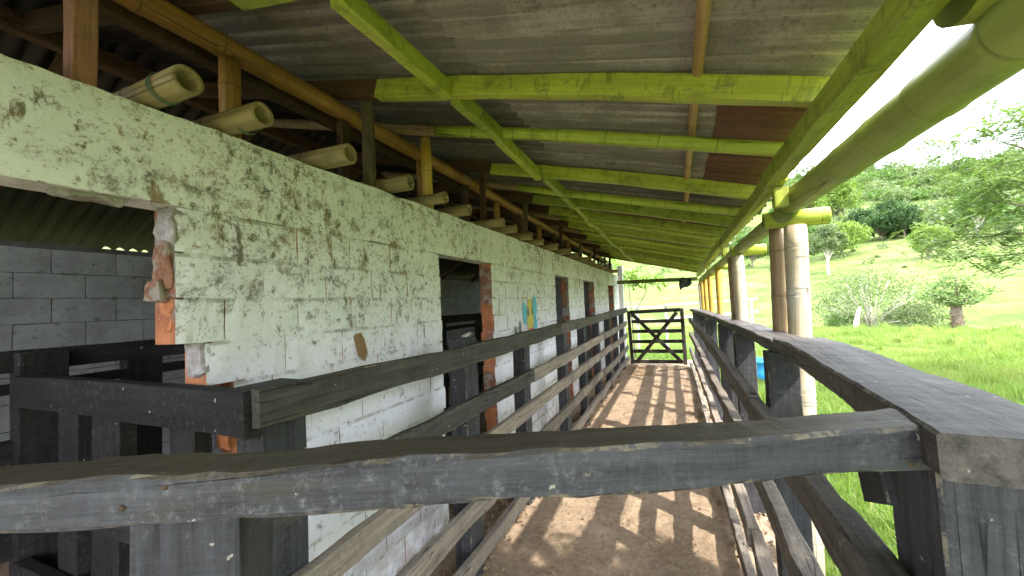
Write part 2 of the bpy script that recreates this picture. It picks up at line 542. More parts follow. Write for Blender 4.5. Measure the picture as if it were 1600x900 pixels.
def terrain_mat():
    g = G('pasture_ground')
    p = g.pos()
    a = g.noise(p, 0.05, 6, 0.68)
    b = g.noise(p, 0.4, 7, 0.72)
    c = g.noise(p, 6.0, 5, 0.7)
    f = g.math('ADD', g.math('MULTIPLY', a, 0.55), g.math('MULTIPLY', b, 0.45))
    col = g.ramp(f, (0.38, (0.060, 0.105, 0.022)), (0.50, (0.115, 0.165, 0.042)), (0.61, (0.185, 0.205, 0.072)))
    col = g.mix(g.math('MULTIPLY', g.step(c, 0.55, 0.72), 0.55), col, (0.050, 0.100, 0.016))
    # terracettes: cattle paths that follow the contours
    zz = g.sep(g.addv(p, g.noise(p, 0.15, 3, 0.5, col=True), 2.0))[2]
    tr = g.step(g.math('ABSOLUTE', g.math('SUBTRACT', g.math('FRACT', g.math('MULTIPLY', zz, 0.8)), 0.5)), 0.40, 0.5)
    col = g.mix(g.math('MULTIPLY', tr, 0.5), col, (0.20, 0.18, 0.085))
    return g.finish(col, 0.95, g.bump(c, 0.8, 0.15), spec=0.1)


M['terrain'] = terrain_mat()


def leaf(name, lo, hi, trans=0.35, patch=None):
    g = G(name)
    p = g.pos()
    f = g.noise(p, 1.1, 4, 0.6)
    f2 = g.noise(p, 14.0, 3, 0.6)
    col = g.ramp(g.math('ADD', g.math('MULTIPLY', f, 0.5), g.math('MULTIPLY', f2, 0.5)), (0.35, lo), (0.65, hi))
    if patch is not None:
        col = g.mix(g.math('MULTIPLY', g.step(g.noise(p, 0.45, 5, 0.65), 0.46, 0.62), 0.7), col, patch)
        col = g.mix(g.math('MULTIPLY', g.step(g.noise(p, 1.6, 4, 0.6), 0.56, 0.68), 0.55), col, tuple(c * 0.6 for c in lo))
    b = g.n('ShaderNodeBsdfPrincipled')
    g.set(b.inputs['Base Color'], col)
    b.inputs['Roughness'].default_value = 0.55
    b.inputs['Specular IOR Level'].default_value = 0.25
    t = g.n('ShaderNodeBsdfTranslucent')
    g.set(t.inputs['Color'], g.mix(1.0, col, (1.3, 1.35, 0.7), 'MULTIPLY'))
    mx = g.n('ShaderNodeMixShader')
    mx.inputs[0].default_value = trans
    g.t.links.new(b.outputs[0], mx.inputs[1])
    g.t.links.new(t.outputs[0], mx.inputs[2])
    g.t.links.new(mx.outputs[0], g.out.inputs['Surface'])
    return g.m


M['leaf'] = leaf('mid_green_leaves', (0.045, 0.095, 0.020), (0.115, 0.190, 0.042))
M['leafdark'] = leaf('dark_green_leaves', (0.022, 0.055, 0.018), (0.060, 0.115, 0.032))
M['leafpale'] = leaf('yellow_green_leaves', (0.105, 0.175, 0.030), (0.20, 0.28, 0.06))
M['leafgrey'] = leaf('grey_green_leaves', (0.085, 0.125, 0.055), (0.175, 0.215, 0.095))
M['leafairy'] = leaf('light_feathery_leaves', (0.105, 0.165, 0.055), (0.20, 0.27, 0.105), 0.4)
M['grass'] = leaf('pasture_grass_blades', (0.105, 0.180, 0.032), (0.205, 0.295, 0.074), 0.4, (0.26, 0.29, 0.095))
M['grassdry'] = leaf('dry_grass_blades', (0.20, 0.19, 0.07), (0.34, 0.30, 0.13), 0.3)


M['bark'] = plain('grey_brown_bark', (0.17, 0.14, 0.105), 0.95, 9, 0.5)
M['palebark'] = plain('pale_bark', (0.42, 0.38, 0.32), 0.9, 9, 0.35)
M['fibre'] = plain('brown_trunk_fibre', (0.13, 0.085, 0.045), 0.95, 9, 0.5)
M['wire'] = plain('old_green_wire', (0.10, 0.15, 0.11), 0.6, 40)
M['wiregrey'] = plain('grey_binding_wire', (0.20, 0.20, 0.21), 0.5, 40)
M['rusty'] = plain('rusty_iron', (0.09, 0.055, 0.035), 0.8, 60)
M['hose'] = plain('black_hose', (0.025, 0.022, 0.020), 0.7, 40)
M['blue'] = plain('blue_plastic', (0.03, 0.22, 0.48), 0.4, 6, 0.1)
M['tarp'] = plain('dark_grey_tarpaulin', (0.05, 0.055, 0.06), 0.6, 8)
M['paintyellow'] = plain('faded_yellow_wall_paint', (0.66, 0.56, 0.16), 0.9, 25, 0.15)
M['paintblue'] = plain('faded_blue_wall_paint', (0.17, 0.52, 0.66), 0.9, 25, 0.2)
M['paintpink'] = plain('faded_pink_wall_paint', (0.68, 0.20, 0.22), 0.9, 25, 0.2)
M['paintgrey'] = plain('grey_green_wall_paint', (0.20, 0.23, 0.20), 0.9, 25, 0.3)
M['cardboard'] = plain('brown_chipped_plaster', (0.27, 0.165, 0.085), 0.9, 20, 0.25)
M['pipe'] = plain('white_painted_pipe', (0.66, 0.66, 0.66), 0.6, 6, 0.1)

# ------------------------------------------------------------------ object helpers
WM = {}


def add(name, me, mat, parent=None, mw=None):
    o = bpy.data.objects.new(name, me)
    COL.objects.link(o)
    if mat is not None and me is not None and len(me.materials) == 0:
        me.materials.append(mat)
    mw = mw if mw is not None else Matrix.Identity(4)
    WM[o.name] = mw.copy()
    if parent is not None:
        o.parent = parent
        o.matrix_parent_inverse = WM[parent.name].inverted()
    o.matrix_basis = mw
    return o


def thing(name, label, cat, loc=(0, 0, 0), group=None):
    o = add(name, None, None, None, Matrix.Translation(loc))
    tag(o, label, cat, group)
    o.empty_display_size = 0.2
    return o


def tag(o, label, cat, group=None):
    o['label'] = label
    o['category'] = cat
    if group:
        o['group'] = group
    return o


def struct(o, kind='structure'):
    o['kind'] = kind
    return o


def mesh(name, v, f, smooth=False):
    me = bpy.data.meshes.new(name)
    me.from_pydata([tuple(p) for p in v], [], f)
    me.update()
    if smooth:
        me.polygons.foreach_set('use_smooth', [True] * len(me.polygons))
    return me


def np_mesh(name, verts, nv):
    """verts (N*nv,3): every nv consecutive vertices make one face"""
    verts = np.asarray(verts, dtype=np.float32).reshape(-1, 3)
    n = len(verts) // nv
    me = bpy.data.meshes.new(name)
    me.vertices.add(len(verts))
    me.vertices.foreach_set('co', verts.ravel())
    me.loops.add(n * nv)
    me.loops.foreach_set('vertex_index', np.arange(n * nv, dtype=np.int32))
    me.polygons.add(n)
    me.polygons.foreach_set('loop_start', np.arange(0, n * nv, nv, dtype=np.int32))
    me.update(calc_edges=True)
    return me


def axis_matrix(p0, p1, up=(0, 0, 1)):
    p0, p1 = Vector(p0), Vector(p1)
    x = (p1 - p0).normalized()
    u = Vector(up)
    if abs(x.dot(u)) > 0.98:
        u = Vector((0, 1, 0)) if abs(x.y) < 0.9 else Vector((1, 0, 0))
    y = u.cross(x).normalized()
    z = x.cross(y)
    m = Matrix((x, y, z)).transposed().to_4x4()
    m.translation = p0
    return m, (p1 - p0).length


def beam(name, p0, p1, w, h, mat, parent, up=(0, 0, 1), wob=0.003, ch=0.004, seg=None, bow=0.0, bowy=0.0, cut0=0.0):
    """sawn timber from p0 to p1 (centre line), w across, h deep"""
    mw, L = axis_matrix(p0, p1, up)
    if seg is None:
        seg = max(3, min(16, int(L / 0.16)))
    v, f = [], []
    a, b = w / 2, h / 2
    prof = [(-a + ch, -b), (a - ch, -b), (a, -b + ch), (a, b - ch), (a - ch, b), (-a + ch, b), (-a, b - ch), (-a, -b + ch)]
    ph = [random.uniform(0, 50) for _ in range(4)]
    for i in range(seg + 1):
        t = i / seg
        s = 4 * t * (1 - t)
        oy = mnoise.noise((t * L * 2.3, ph[0], 0)) * wob * 1.5 + bowy * s
        oz = mnoise.noise((t * L * 2.3, ph[1], 3)) * wob * 1.5 + bow * s
        kw = 1 + mnoise.noise((t * L * 4, ph[2], 7)) * wob * 2.5 / w
        kh = 1 + mnoise.noise((t * L * 4, ph[3], 9)) * wob * 2.5 / h
        for k, (py, pz) in enumerate(prof):
            jx = 0
            if i == 0 and cut0:
                jx = (pz / h + 0.5) * cut0
            v.append((t * L + jx, py * kw + oy + random.uniform(-wob, wob) * 0.35, pz * kh + oz + random.uniform(-wob, wob) * 0.35))
    for i in range(seg):
        for k in range(8):
            k2 = (k + 1) % 8
            f.append((i * 8 + k, i * 8 + k2, (i + 1) * 8 + k2, (i + 1) * 8 + k))
    f.append(tuple(reversed(range(8))))
    f.append(tuple(seg * 8 + k for k in range(8)))
    f = [tuple(reversed(q)) for q in f]
    me = mesh(name, v, f)
    em = next((M[k + '_edge'] for k in M if M[k] is mat and k + '_edge' in M), None)
    if em is not None:
        me.materials.append(mat)
        me.materials.append(em)
        me.polygons.foreach_set('material_index', [1 if (i < seg * 8 and i % 2) else 0 for i in range(len(me.polygons))])
    return add(name, me, mat, parent, mw)


def bamboo(name, p0, p1, r, mat, parent, hollow=False, bend=0.0, bendz=0.0, taper=0.0, n=16, node=True):
    """culm from p0 to p1 with swollen nodes every 0.28 m; hollow shows the open end at p1"""
    mw, L = axis_matrix(p0, p1)
    st = [0.0]
    x = 0.28
    while x < L - 0.01:
        if node:
            st += [x - 0.03, x - 0.010, x - 0.004, x + 0.002, x + 0.010, x + 0.03]
        else:
            st += [x]
        x += 0.28
    st = sorted(s for s in set(st) if 0 <= s < L - 0.002) + [L]
    v, f = [], []
    for x in st:
        q = abs((x / 0.28 + 0.5) % 1.0 - 0.5) * 0.28
        k = 1.0
        if node and x > 0.1:
            if q < 0.0045:
                k = 0.985 if q < 0.003 else 1.05
            elif q < 0.012:
                k = 1.045
        rr = r * k * (1 - taper * x / L)
        t = x / L
        s = 4 * t * (1 - t)
        for i in range(n):
            an = 2 * math.pi * i / n
            e = 1 + 0.02 * math.sin(2 * an + r * 900)
            v.append((x, math.cos(an) * rr * e + bend * s, math.sin(an) * rr * e + bendz * s))
    m = len(st)
    for j in range(m - 1):
        for i in range(n):
            i2 = (i + 1) % n
            f.append((j * n + i, (j + 1) * n + i, (j + 1) * n + i2, j * n + i2))
    f.append(tuple(range(n)))
    if hollow:
        b = len(v)
        for (x, k) in ((L + 0.003, 0.80), (L - 0.002, 0.66), (L - 0.12, 0.60)):
            for i in range(n):
                an = 2 * math.pi * i / n
                v.append((x, math.cos(an) * r * k, math.sin(an) * r * k))
        rings = [(m - 1) * n, b, b + n, b + 2 * n]
        for q in range(3):
            for i in range(n):
                i2 = (i + 1) % n
                f.append((rings[q] + i, rings[q + 1] + i, rings[q + 1] + i2, rings[q] + i2))
        f.append(tuple(b + 2 * n + i for i in reversed(range(n))))
    else:
        f.append(tuple((m - 1) * n + i for i in reversed(range(n))))
    f = [tuple(reversed(q)) for q in f]
    me = mesh(name, v, f, True)
    for p in me.polygons:
        if len(p.vertices) > 4:
            p.use_smooth = False
    return add(name, me, mat, parent, mw)


def tubepath(name, pts, r, mat, parent, n=6, closed=False, radii=None):
    pts = [Vector(p) for p in pts]
    o = pts[0].copy()
    v, f = [], []
    N = len(pts)
    for j, p in enumerate(pts):
        a = pts[(j - 1) % N] if (closed or j > 0) else p
        b = pts[(j + 1) % N] if (closed or j < N - 1) else p
        t = (b - a).normalized()
        u = Vector((0, 0, 1)) if abs(t.z) < 0.9 else Vector((1, 0, 0))
        s = t.cross(u).normalized()
        w = s.cross(t)
        rr = radii[j] if radii else r
        for i in range(n):
            an = 2 * math.pi * i / n
            v.append(p - o + s * math.cos(an) * rr + w * math.sin(an) * rr)
    for j in range(N if closed else N - 1):
        j2 = (j + 1) % N
        for i in range(n):
            i2 = (i + 1) % n
            f.append((j * n + i, j * n + i2, j2 * n + i2, j2 * n + i))
    if not closed:
        f.append(tuple(reversed(range(n))))
        f.append(tuple((N - 1) * n + i for i in range(n)))
    return add(name, mesh(name, v, f, True), mat, parent, Matrix.Translation(o))


def ring(name, c, axis, r, thick, mat, parent, turns=1, n=18):
    m, _ = axis_matrix((0, 0, 0), axis)
    pts = []
    for i in range(n * turns):
        a = 2 * math.pi * i / n
        w = 0.004 * math.sin(a * 0.5 + turns) + (i / n - turns / 2) * thick * 2.2
        pts.append(Vector(c) + m.to_3x3() @ Vector((w, math.cos(a) * r, math.sin(a) * r)))
    return tubepath(name, pts, thick, mat, parent, 5, turns == 1)


def lathe(name, prof, c, mat, parent, n=28):
    v, f = [], []
    for (r, z) in prof:
        for i in range(n):
            a = 2 * math.pi * i / n
            v.append((r * math.cos(a), r * math.sin(a), z))
    for j in range(len(prof) - 1):
        for i in range(n):
            i2 = (i + 1) % n
            f.append((j * n + i, j * n + i2, (j + 1) * n + i2, (j + 1) * n + i))
    f.append(tuple(reversed(range(n))))
    return add(name, mesh(name, v, f, True), mat, parent, Matrix.Translation(c))


def boxes(name, bs, mat, parent, jit=0.0):
    """axis aligned boxes ((x0,x1),(y0,y1),(z0,z1)) joined in one mesh"""
    v, f = [], []
    for (xs, ys, zs) in bs:
        b = len(v)
        for z in zs:
            for (x, y) in ((xs[0], ys[0]), (xs[1], ys[0]), (xs[1], ys[1]), (xs[0], ys[1])):
                v.append((x + random.uniform(-jit, jit), y + random.uniform(-jit, jit), z + random.uniform(-jit, jit)))
        f += [tuple(b + i for i in q) for q in ((3, 2, 1, 0), (4, 5, 6, 7), (0, 1, 5, 4), (1, 2, 6, 5), (2, 3, 7, 6), (3, 0, 4, 7))]
    return add(name, mesh(name, v, f), mat, parent)


# ------------------------------------------------------------------ terrain
def smooth(a, b, x):
    t = np.clip((x - a) / (b - a), 0, 1)
    return t * t * (3 - 2 * t)


def terr(x, y):
    x = np.asarray(x, float)
    y = np.asarray(y, float)
    r = np.hypot(x, y)
    az = np.degrees(np.arctan2(x, y))
    w = smooth(-95, -55, az) * (1 - smooth(80, 130, az)) * 0.85 + 0.15
    dip = -2.0 * smooth(23.5, 34, r)
    rise = np.where(r > 32, 1, 0) * (np.sqrt((np.maximum(r - 32, 0)) ** 2 + 25) - 5)
    hill = np.minimum(rise, 175 + (rise - 175) * 0.12) * 0.285 * w
    hill = np.where(rise > 175, (175 + (rise - 175) * 0.05) * 0.285 * w, hill)
    und = (np.sin(x * 0.045 + 1.3) * np.cos(y * 0.038 + 0.4) * 2.6 + np.sin(x * 0.017 - y * 0.023) * 4.5 +
           np.sin(x * 0.11 + y * 0.07) * 0.8) * smooth(36, 130, r) * w
    small = (np.sin(x * 1.3 + 0.5) * np.cos(y * 1.1) * 0.025 + np.sin(x * 0.41 + y * 0.33) * 0.05) * smooth(1.5, 6, np.abs(x) + np.maximum(0, np.abs(y - 4) - 8))
    return -0.17 + dip + hill + und + small


def terrain():
    rs = [0.0] + list(np.geomspace(1.2, 40, 46)) + list(np.linspace(43, 330, 62)) + list(np.geomspace(350, 900, 8))
    na = 200
    v = [(0, 4, float(terr(0, 4)))]
    X, Y = [], []
    for r in rs[1:]:
        for i in range(na):
            a = 2 * math.pi * i / na
            X.append(r * math.sin(a))
            Y.append(r * math.cos(a))
    Z = terr(np.array(X), np.array(Y))
    v = [(0, 0, -0.17)] + list(zip(X, Y, [float(z) for z in Z]))
    f = [(0, 1 + (i + 1) % na, 1 + i) for i in range(na)]
    for j in range(len(rs) - 2):
        for i in range(na):
            i2 = (i + 1) % na
            f.append((1 + j * na + i, 1 + j * na + i2, 1 + (j + 1) * na + i2, 1 + (j + 1) * na + i))
    return struct(add('ground', mesh('ground', v, f, True), M['terrain']))


terrain()


def tz(x, y):
    return float(terr(x, y))


# ------------------------------------------------------------------ aisle floor (dirt over a raised slab)
def floor_mesh():
    x0, x1, y0, y1 = -4.70, 0.60, -3.0, 11.0
    nx, ny = 130, 420
    v, f = [], []
    for j in range(ny + 1):
        y = y0 + (y1 - y0) * j / ny
        for i in range(nx + 1):
            # denser columns in the aisle itself
            u = i / nx
            x = x0 + (x1 - x0) * (u * 0.35 + 0.65 * u ** 0.5 if False else 1 - (1 - u) ** 1.6)
            z = mnoise.noise((x * 2.2, y * 2.2, 0)) * 0.014 + mnoise.noise((x * 7, y * 7, 5)) * 0.014 - 0.012 * max(0.0, mnoise.noise((x * 11, y * 11, 15))) + mnoise.noise((x * 27, y * 27, 9)) * 0.006
            if i == nx:
                z -= 0.20
                x += 0.012 * mnoise.noise((y * 3, 0, 0))
            if j == ny:
                z -= 0.25
            v.append((x, y, z - 0.012))
    for j in range(ny):
        for i in range(nx):
            a = j * (nx + 1) + i
            f.append((a, a + 1, a + nx + 2, a + nx + 1))
    return struct(add('dirt_floor', mesh('dirt_floor', v, f, True), M['dirt']))


floor_mesh()


def clods():
    base = np.array([(1, 0, 0), (-1, 0, 0), (0, 1, 0), (0, -1, 0), (0, 0, 1), (0, 0, -1)], float)
    fc = [(0, 2, 4), (2, 1, 4), (1, 3, 4), (3, 0, 4), (2, 0, 5), (1, 2, 5), (3, 1, 5), (0, 3, 5)]
    out = []
    for _ in range(5200):
        if random.random() < 0.22:
            x, y = random.uniform(-1.42, -1.1), random.uniform(0.8, 10)
            s = random.uniform(0.008, 0.024)
        elif random.random() < 0.16:
            x, y = random.uniform(-1.1, -0.55), random.uniform(8.6, 9.9)
            s = random.uniform(0.008, 0.030)
        elif random.random() < 0.25:
            x, y = random.uniform(0.22, 0.58), random.uniform(1.0, 9.9)
            s = random.uniform(0.006, 0.018)
        else:
            x, y = random.uniform(-1.15, 0.25), random.uniform(1.0, 10)
            s = random.uniform(0.003, 0.011) * (1.6 if random.random() < 0.08 else 1)
        p = base * (s * rng.uniform(0.6, 1.25, (6, 1))) * np.array([1, 1, 0.7])
        a = random.uniform(0, 6.28)
        ca, sa = math.cos(a), math.sin(a)
        p = p @ np.array([[ca, -sa, 0], [sa, ca, 0], [0, 0, 1]]).T + np.array([x, y, s * 0.25])
        for t in fc:
            out += [p[t[0]], p[t[1]], p[t[2]]]
    me = np_mesh('earth_clods', out, 3)
    o = struct(add('earth_clods', me, M['clod']), 'stuff')
    o['label'] = 'crumbs and clods of dry earth strewn over the aisle floor'


clods()


def straw():
    out = []
    for _ in range(900):
        x, y = random.uniform(-1.4, 0.3), random.uniform(1.2, 10)
        a, L = random.uniform(0, 6.28), random.uniform(0.02, 0.11)
        w = random.uniform(0.0008, 0.0022)
        d = np.array([math.cos(a), math.sin(a), random.uniform(-0.05, 0.12)]) * L
        n = np.array([-math.sin(a), math.cos(a), 0.4]) * w
        p = np.array([x, y, 0.012])
        out += [p - n, p + d * 0.5 - n, p + d * 0.5 + n, p + n, p + d * 0.5 - n, p + d + np.array([0.3 * n[0], L * 0.08, -0.004]), p + d - n * 0.2, p + d * 0.5 + n]
    o = struct(add('straw_litter', np_mesh('straw_litter', out, 4), M['grassdry']), 'stuff')
    o['label'] = 'loose straw stems littering the dirt floor'


straw()

# ------------------------------------------------------------------ BARN
barn = thing('cattle_barn', 'long open-sided cattle barn with white stained block wall and corrugated lean-to roof on bamboo posts', 'barn', (-1.5, 4, 0))
WX, WT = -1.50, 0.12          # outer face of the front wall, thickness
WTOP, HEAD = 2.27, 1.965
WEND = 11.5
OPEN = [(-1.7, 0.80), (2.33, 3.15), (5.14, 5.84), (6.9, 7.86), (9.6, 10.45)]


def block_variant(i):
    rr = random.Random(100 + i)
    t, L, h = WT, 0.289, 0.139
    nx, nz = 6, 3
    v, f = [], []
    # front face grid at x=0, body goes to x=-t; edges rounded by 5 mm
    for k in range(nz + 1):
        for j in range(nx + 1):
            ey = j in (0, nx)
            ez = k in (0, nz)
            y = (j / nx - 0.5) * L
            z = (k / nz - 0.5) * h
            x = rr.uniform(-0.0022, 0.0022)
            if ey or ez:
                x -= rr.uniform(0.002, 0.004)
            if ey and ez:
                x -= 0.001
            v.append((x, y + rr.uniform(-.002, .002), z + rr.uniform(-.002, .002)))
    n = len(v)
    for k in range(nz):
        for j in range(nx):
            a = k * (nx + 1) + j
            f.append((a, a + 1, a + nx + 2, a + nx + 1))
    bq = [(-t, -L / 2, -h / 2), (-t, L / 2, -h / 2), (-t, L / 2, h / 2), (-t, -L / 2, h / 2)]
    v += bq
    bot = list(range(nx + 1))
    top = [nz * (nx + 1) + j for j in range(nx + 1)]
    lef = [k * (nx + 1) for k in range(nz + 1)]
    rig = [k * (nx + 1) + nx for k in range(nz + 1)]
    f.append(tuple([n, n + 1] + bot[::-1]))
    f.append(tuple([n + 2, n + 3] + top))
    f.append(tuple([n + 3, n] + lef))
    f.append(tuple([n + 1, n + 2] + rig[::-1]))
    f.append((n + 3, n + 2, n + 1, n))
    return v, f


BV = [block_variant(i) for i in range(8)]
BME = [mesh('brick', v, f) for v, f in BV]
for me in BME:
    me.materials.append(M['block'])

CH = 0.1512
NC = 13


def jamb0(z):
    if z > 1.56:
        return 0.757
    if z > 1.40:
        return 0.845
    if z > 1.15:
        return 0.935
    return 0.965


piers = []
for k in range(NC):
    z = CH * (k + 0.5)
    edges = [WEND]
    segs = []
    lo = jamb0(z)
    for (a, b) in OPEN[1:]:
        segs.append((lo, a))
        lo = b
    segs.append((lo, WEND))
    segs.append((-2.9, OPEN[0][0]))
    off = 0.0 if k % 2 else 0.15
    for si, (a, b) in enumerate(segs):
        if si != 0 and si != 5:
            a += random.uniform(-0.022, 0.022)
        if si != 4:
            b += random.uniform(-0.012, 0.012)
        y = a
        first = True
        while y < b - 0.02:
            L = 0.30
            if first and off:
                L = 0.15
            if b - (y + L) < 0.09:
                L = b - y
            L = min(L, b - y)
            piers.append((y, y + L, z, first or y + L >= b - 0.001))
            y += L
            first = False

cores = []
prev = 0.975
for (a, b) in OPEN[1:]:
    cores.append(((WX - WT + 0.004, WX - 0.0060), (prev + (0.02 if prev > 1 else 0), a - 0.025), (0.0, CH * NC)))
    prev = b
cores.append(((WX - WT + 0.004, WX - 0.0060), (prev + 0.02, WEND - 0.02), (0.0, CH * NC)))
cores.append(((WX - WT + 0.004, WX - 0.0060), (-2.88, OPEN[0][0] - 0.02), (0.0, CH * NC)))
cores = cores[1:] + cores[:1]
fw_ = boxes('front_wall', cores[-1:], M['block'], barn)
for cb in cores[:-1]:
    boxes('wall_pier', [cb], M['block'], fw_)
boxes('wall_pier', [((WX - WT + 0.004, WX - 0.0060), (0.785, 0.974), (1.57, CH * NC))], M['block'], fw_)
boxes('wall_pier', [((WX - WT + 0.004, WX - 0.0060), (0.87, 0.974), (1.42, 1.569))], M['block'], fw_)
fw_['label'] = 'white limewashed block wall spattered with brown stains, pierced by doorways'

piers.sort(key=lambda q: (q[0] < 0.3, (q[0] + q[1]) / 2))
NB = 236
rest_v, rest_f = [], []
for i, (a, b, z, edge) in enumerate(piers):
    vi = random.randrange(8)
    sc = (b - a - 0.005) / 0.289
    mw = Matrix.Translation((WX + random.uniform(-0.002, 0.002), (a + b) / 2, z + random.uniform(-0.002, 0.002))) @ \
        Matrix.Rotation(random.uniform(-0.004, 0.004), 4, 'Z') @ Matrix.Diagonal((1, sc, (CH - 0.005) / 0.139, 1))
    if i < NB:
        add('brick', BME[vi], None, fw_, mw)
    else:
        base = len(rest_v)
        rest_v += [tuple(mw @ Vector(p)) for p in BV[vi][0]]
        rest_f += [tuple(base + q for q in fc) for fc in BV[vi][1]]
struct(add('far_bricks', mesh('far_bricks', rest_v, rest_f), M['block'], fw_), 'stuff')


# ring beam over the doors: one rough cast band
def ring_beam():
    y0, y1 = -2.9, WEND
    zs = [CH * NC + 0.002, HEAD + 0.05, HEAD + 0.11, HEAD + 0.17, HEAD + 0.23, WTOP]
    ny = 300
    v, f = [], []
    nz = len(zs)
    for j in range(ny + 1):
        y = y0 + (y1 - y0) * j / ny
        for k, z in enumerate(zs):
            x = WX + 0.004 + mnoise.noise((y * 3, z * 6, 1)) * 0.006 + mnoise.noise((y * 14, z * 16, 3)) * 0.003
            zz = z
            if k in (0, nz - 1):
                x -= 0.007
                zz += mnoise.noise((y * 5, k, 2)) * 0.007 + mnoise.noise((y * 23, k, 2)) * 0.004
            v.append((x, y, zz))
        v.append((WX - WT - 0.004, y, WTOP - 0.004))
        v.append((WX - WT - 0.004, y, zs[0] + mnoise.noise((y * 4, 9, 2)) * 0.008))
    m = nz + 2
    for j in range(ny):
        for k in range(m):
            k2 = (k + 1) % m
            f.append((j * m + k, (j + 1) * m + k, (j + 1) * m + k2, j * m + k2))
    f.append(tuple(range(m)))
    f.append(tuple(ny * m + k for k in reversed(range(m))))
    o = add('ring_beam', mesh('ring_beam', v, f), M['band'], barn)
    o['label'] = 'white stained band of wall above the doorways'


ring_beam()

# broken jamb pieces
def chunk(name, c, size, mat, parent, seed=0):
    """a broken lump: box pulled out of shape by noise"""
    v, f = [], []
    n = 6
    idx = {}
    for i in range(n + 1):
        for j in range(n + 1):
            for k in range(n + 1):
                if 0 < i < n and 0 < j < n and 0 < k < n:
                    continue
                e = sum(q in (0, n) for q in (i, j, k))
                s = 1.0 - (0.07 if e == 2 else 0.16 if e == 3 else 0.0)
                idx[(i, j, k)] = len(v)
                q3 = [(q / n - 0.5) * s for q in (i, j, k)]
                p = Vector((q3[0] * size[0], q3[1] * size[1], q3[2] * size[2]))
                w = mnoise.noise_vector(p * 22 + Vector((seed * 3.1, 0, 0))) * 0.016 + mnoise.noise_vector(p * 70 + Vector((0, seed * 1.7, 0))) * 0.006
                v.append(tuple(p + Vector((w.x, w.y * 0.7, w.z))))
    for ax in range(3):
        for s in (0, n):
            for a in range(n):
                for b in range(n):
                    q = []
                    for (da, db) in ((0, 0), (1, 0), (1, 1), (0, 1)):
                        p = [0, 0, 0]
                        p[ax] = s
                        p[(ax + 1) % 3] = a + da
                        p[(ax + 2) % 3] = b + db
                        q.append(idx[tuple(p)])
                    f.append(tuple(q if s else q[::-1]))
    return add(name, mesh(name, v, f), mat, parent, Matrix.Translation(c))


chunk('mortar_lump', (WX - 0.052, 0.768, 1.905), (0.095, 0.035, 0.135), M['lump'], barn, 3)
chunk('broken_brick', (WX - 0.055, 0.762, 1.775), (0.085, 0.040, 0.165), M['brokenclay'], barn, 1)
chunk('mortar_lump', (WX - 0.074, 0.757, 1.690), (0.075, 0.060, 0.070), M['brokenclay'], barn, 2)
chunk('broken_brick', (WX - 0.050, 0.764, 1.615), (0.066, 0.020, 0.115), M['clay'], barn, 4)
chunk('mortar_lump', (WX - 0.052, 0.846, 1.478), (0.085, 0.030, 0.150), M['lump'], barn, 5)
chunk('broken_brick', (WX - 0.03, 0.930, 1.185), (0.06, 0.035, 0.13), M['clay'], barn, 6)
for i, z in enumerate((0.35, 0.62, 0.92, 1.22, 1.5, 1.68, 1.83)):
    chunk('broken_brick', (WX - 0.060, 3.145, z), (0.10, 0.035, random.uniform(0.12, 0.22)), M['clay' if i % 3 == 1 else 'brokenclay'], barn, 20 + i)
for i, (y, z) in enumerate(((5.84, 1.3), (5.84, 1.6), (7.86, 1.55), (7.86, 1.2), (7.86, 0.8), (10.45, 1.6), (10.45, 1.3))):
    chunk('broken_brick', (WX - 0.060, y - 0.006, z), (0.10, 0.035, 0.17), M['brokenclay'], barn, 40 + i)
chunk('hanging_mortar', (WX - 0.05, 0.57, 1.962), (0.06, 0.15, 0.03), M['lump'], barn, 60)

# ------------------------------------------------------------------ back wall and end walls
BX = -4.65
bw = boxes('back_wall', [((BX - 0.14, BX - 0.009), (-2.9, WEND), (-0.35, 2.24))], M['inmortar'], barn)
IME = []
for i in range(4):
    v, f = BV[i]
    me = mesh('brick', v, f)
    me.materials.append(M['inwall'])
    IME.append(me)
iv, if_ = [], []
cnt = 0
for k in range(11):
    z = 0.20 * (k + 0.5)
    y = -2.9 + (0.2 if k % 2 else 0)
    while y < WEND - 0.05:
        L = 0.40
        mw = Matrix.Translation((BX + random.uniform(-0.002, 0.002), y + L / 2, z)) @ Matrix.Diagonal((1, (L - 0.008) / 0.289, (0.20 - 0.007) / 0.139, 1))
        near = (0.8 < y < 2.7 and z > 1.0) or (6.8 < y < 9.8 and z > 0.9)
        if near and cnt < 64:
            add('brick', IME[cnt % 4], None, bw, mw)
            cnt += 1
        else:
            base = len(iv)
            iv += [tuple(mw @ Vector(p)) for p in BV[cnt % 4][0]]
            if_ += [tuple(base + q for q in fc) for fc in BV[cnt % 4][1]]
        y += L
struct(add('far_bricks', mesh('far_bricks', iv, if_), M['inwall'], bw), 'stuff')
boxes('end_wall', [((BX + 0.001, WX - WT - 0.03), (-2.9, -2.76), (-0.35, 2.22))], M['inwall'], barn)
boxes('end_wall', [((BX + 0.001, WX - WT - 0.03), (WEND - 0.13, WEND), (-0.35, 2.62))], M['inwall'], barn)

# ------------------------------------------------------------------ painted winged figure and a chip of bare plaster on the wall
def disc(name, cy, cz, ry, rz, mat, rot=0.0, x=WX + 0.0085, parent=None, n=22, jag=0.08, shape=None):
    v = []
    pts = shape or [(math.cos(2 * math.pi * i / n), math.sin(2 * math.pi * i / n)) for i in range(n)]
    c, s = math.cos(rot), math.sin(rot)
    for (a, b) in pts:
        k = 1 + random.uniform(-jag, jag)
        yy, zz = a * ry * k, b * rz * k
        v.append((0, yy * c - zz * s, yy * s + zz * c))
    n = len(v)
    v += [(-0.004, p[1], p[2]) for p in v]
    f = [tuple(range(n))] + [(i, n + i, n + (i + 1) % n, (i + 1) % n) for i in range(n)]
    return add(name, mesh(name, v, f), mat, parent or fw_, Matrix.Translation((x, cy, cz)))


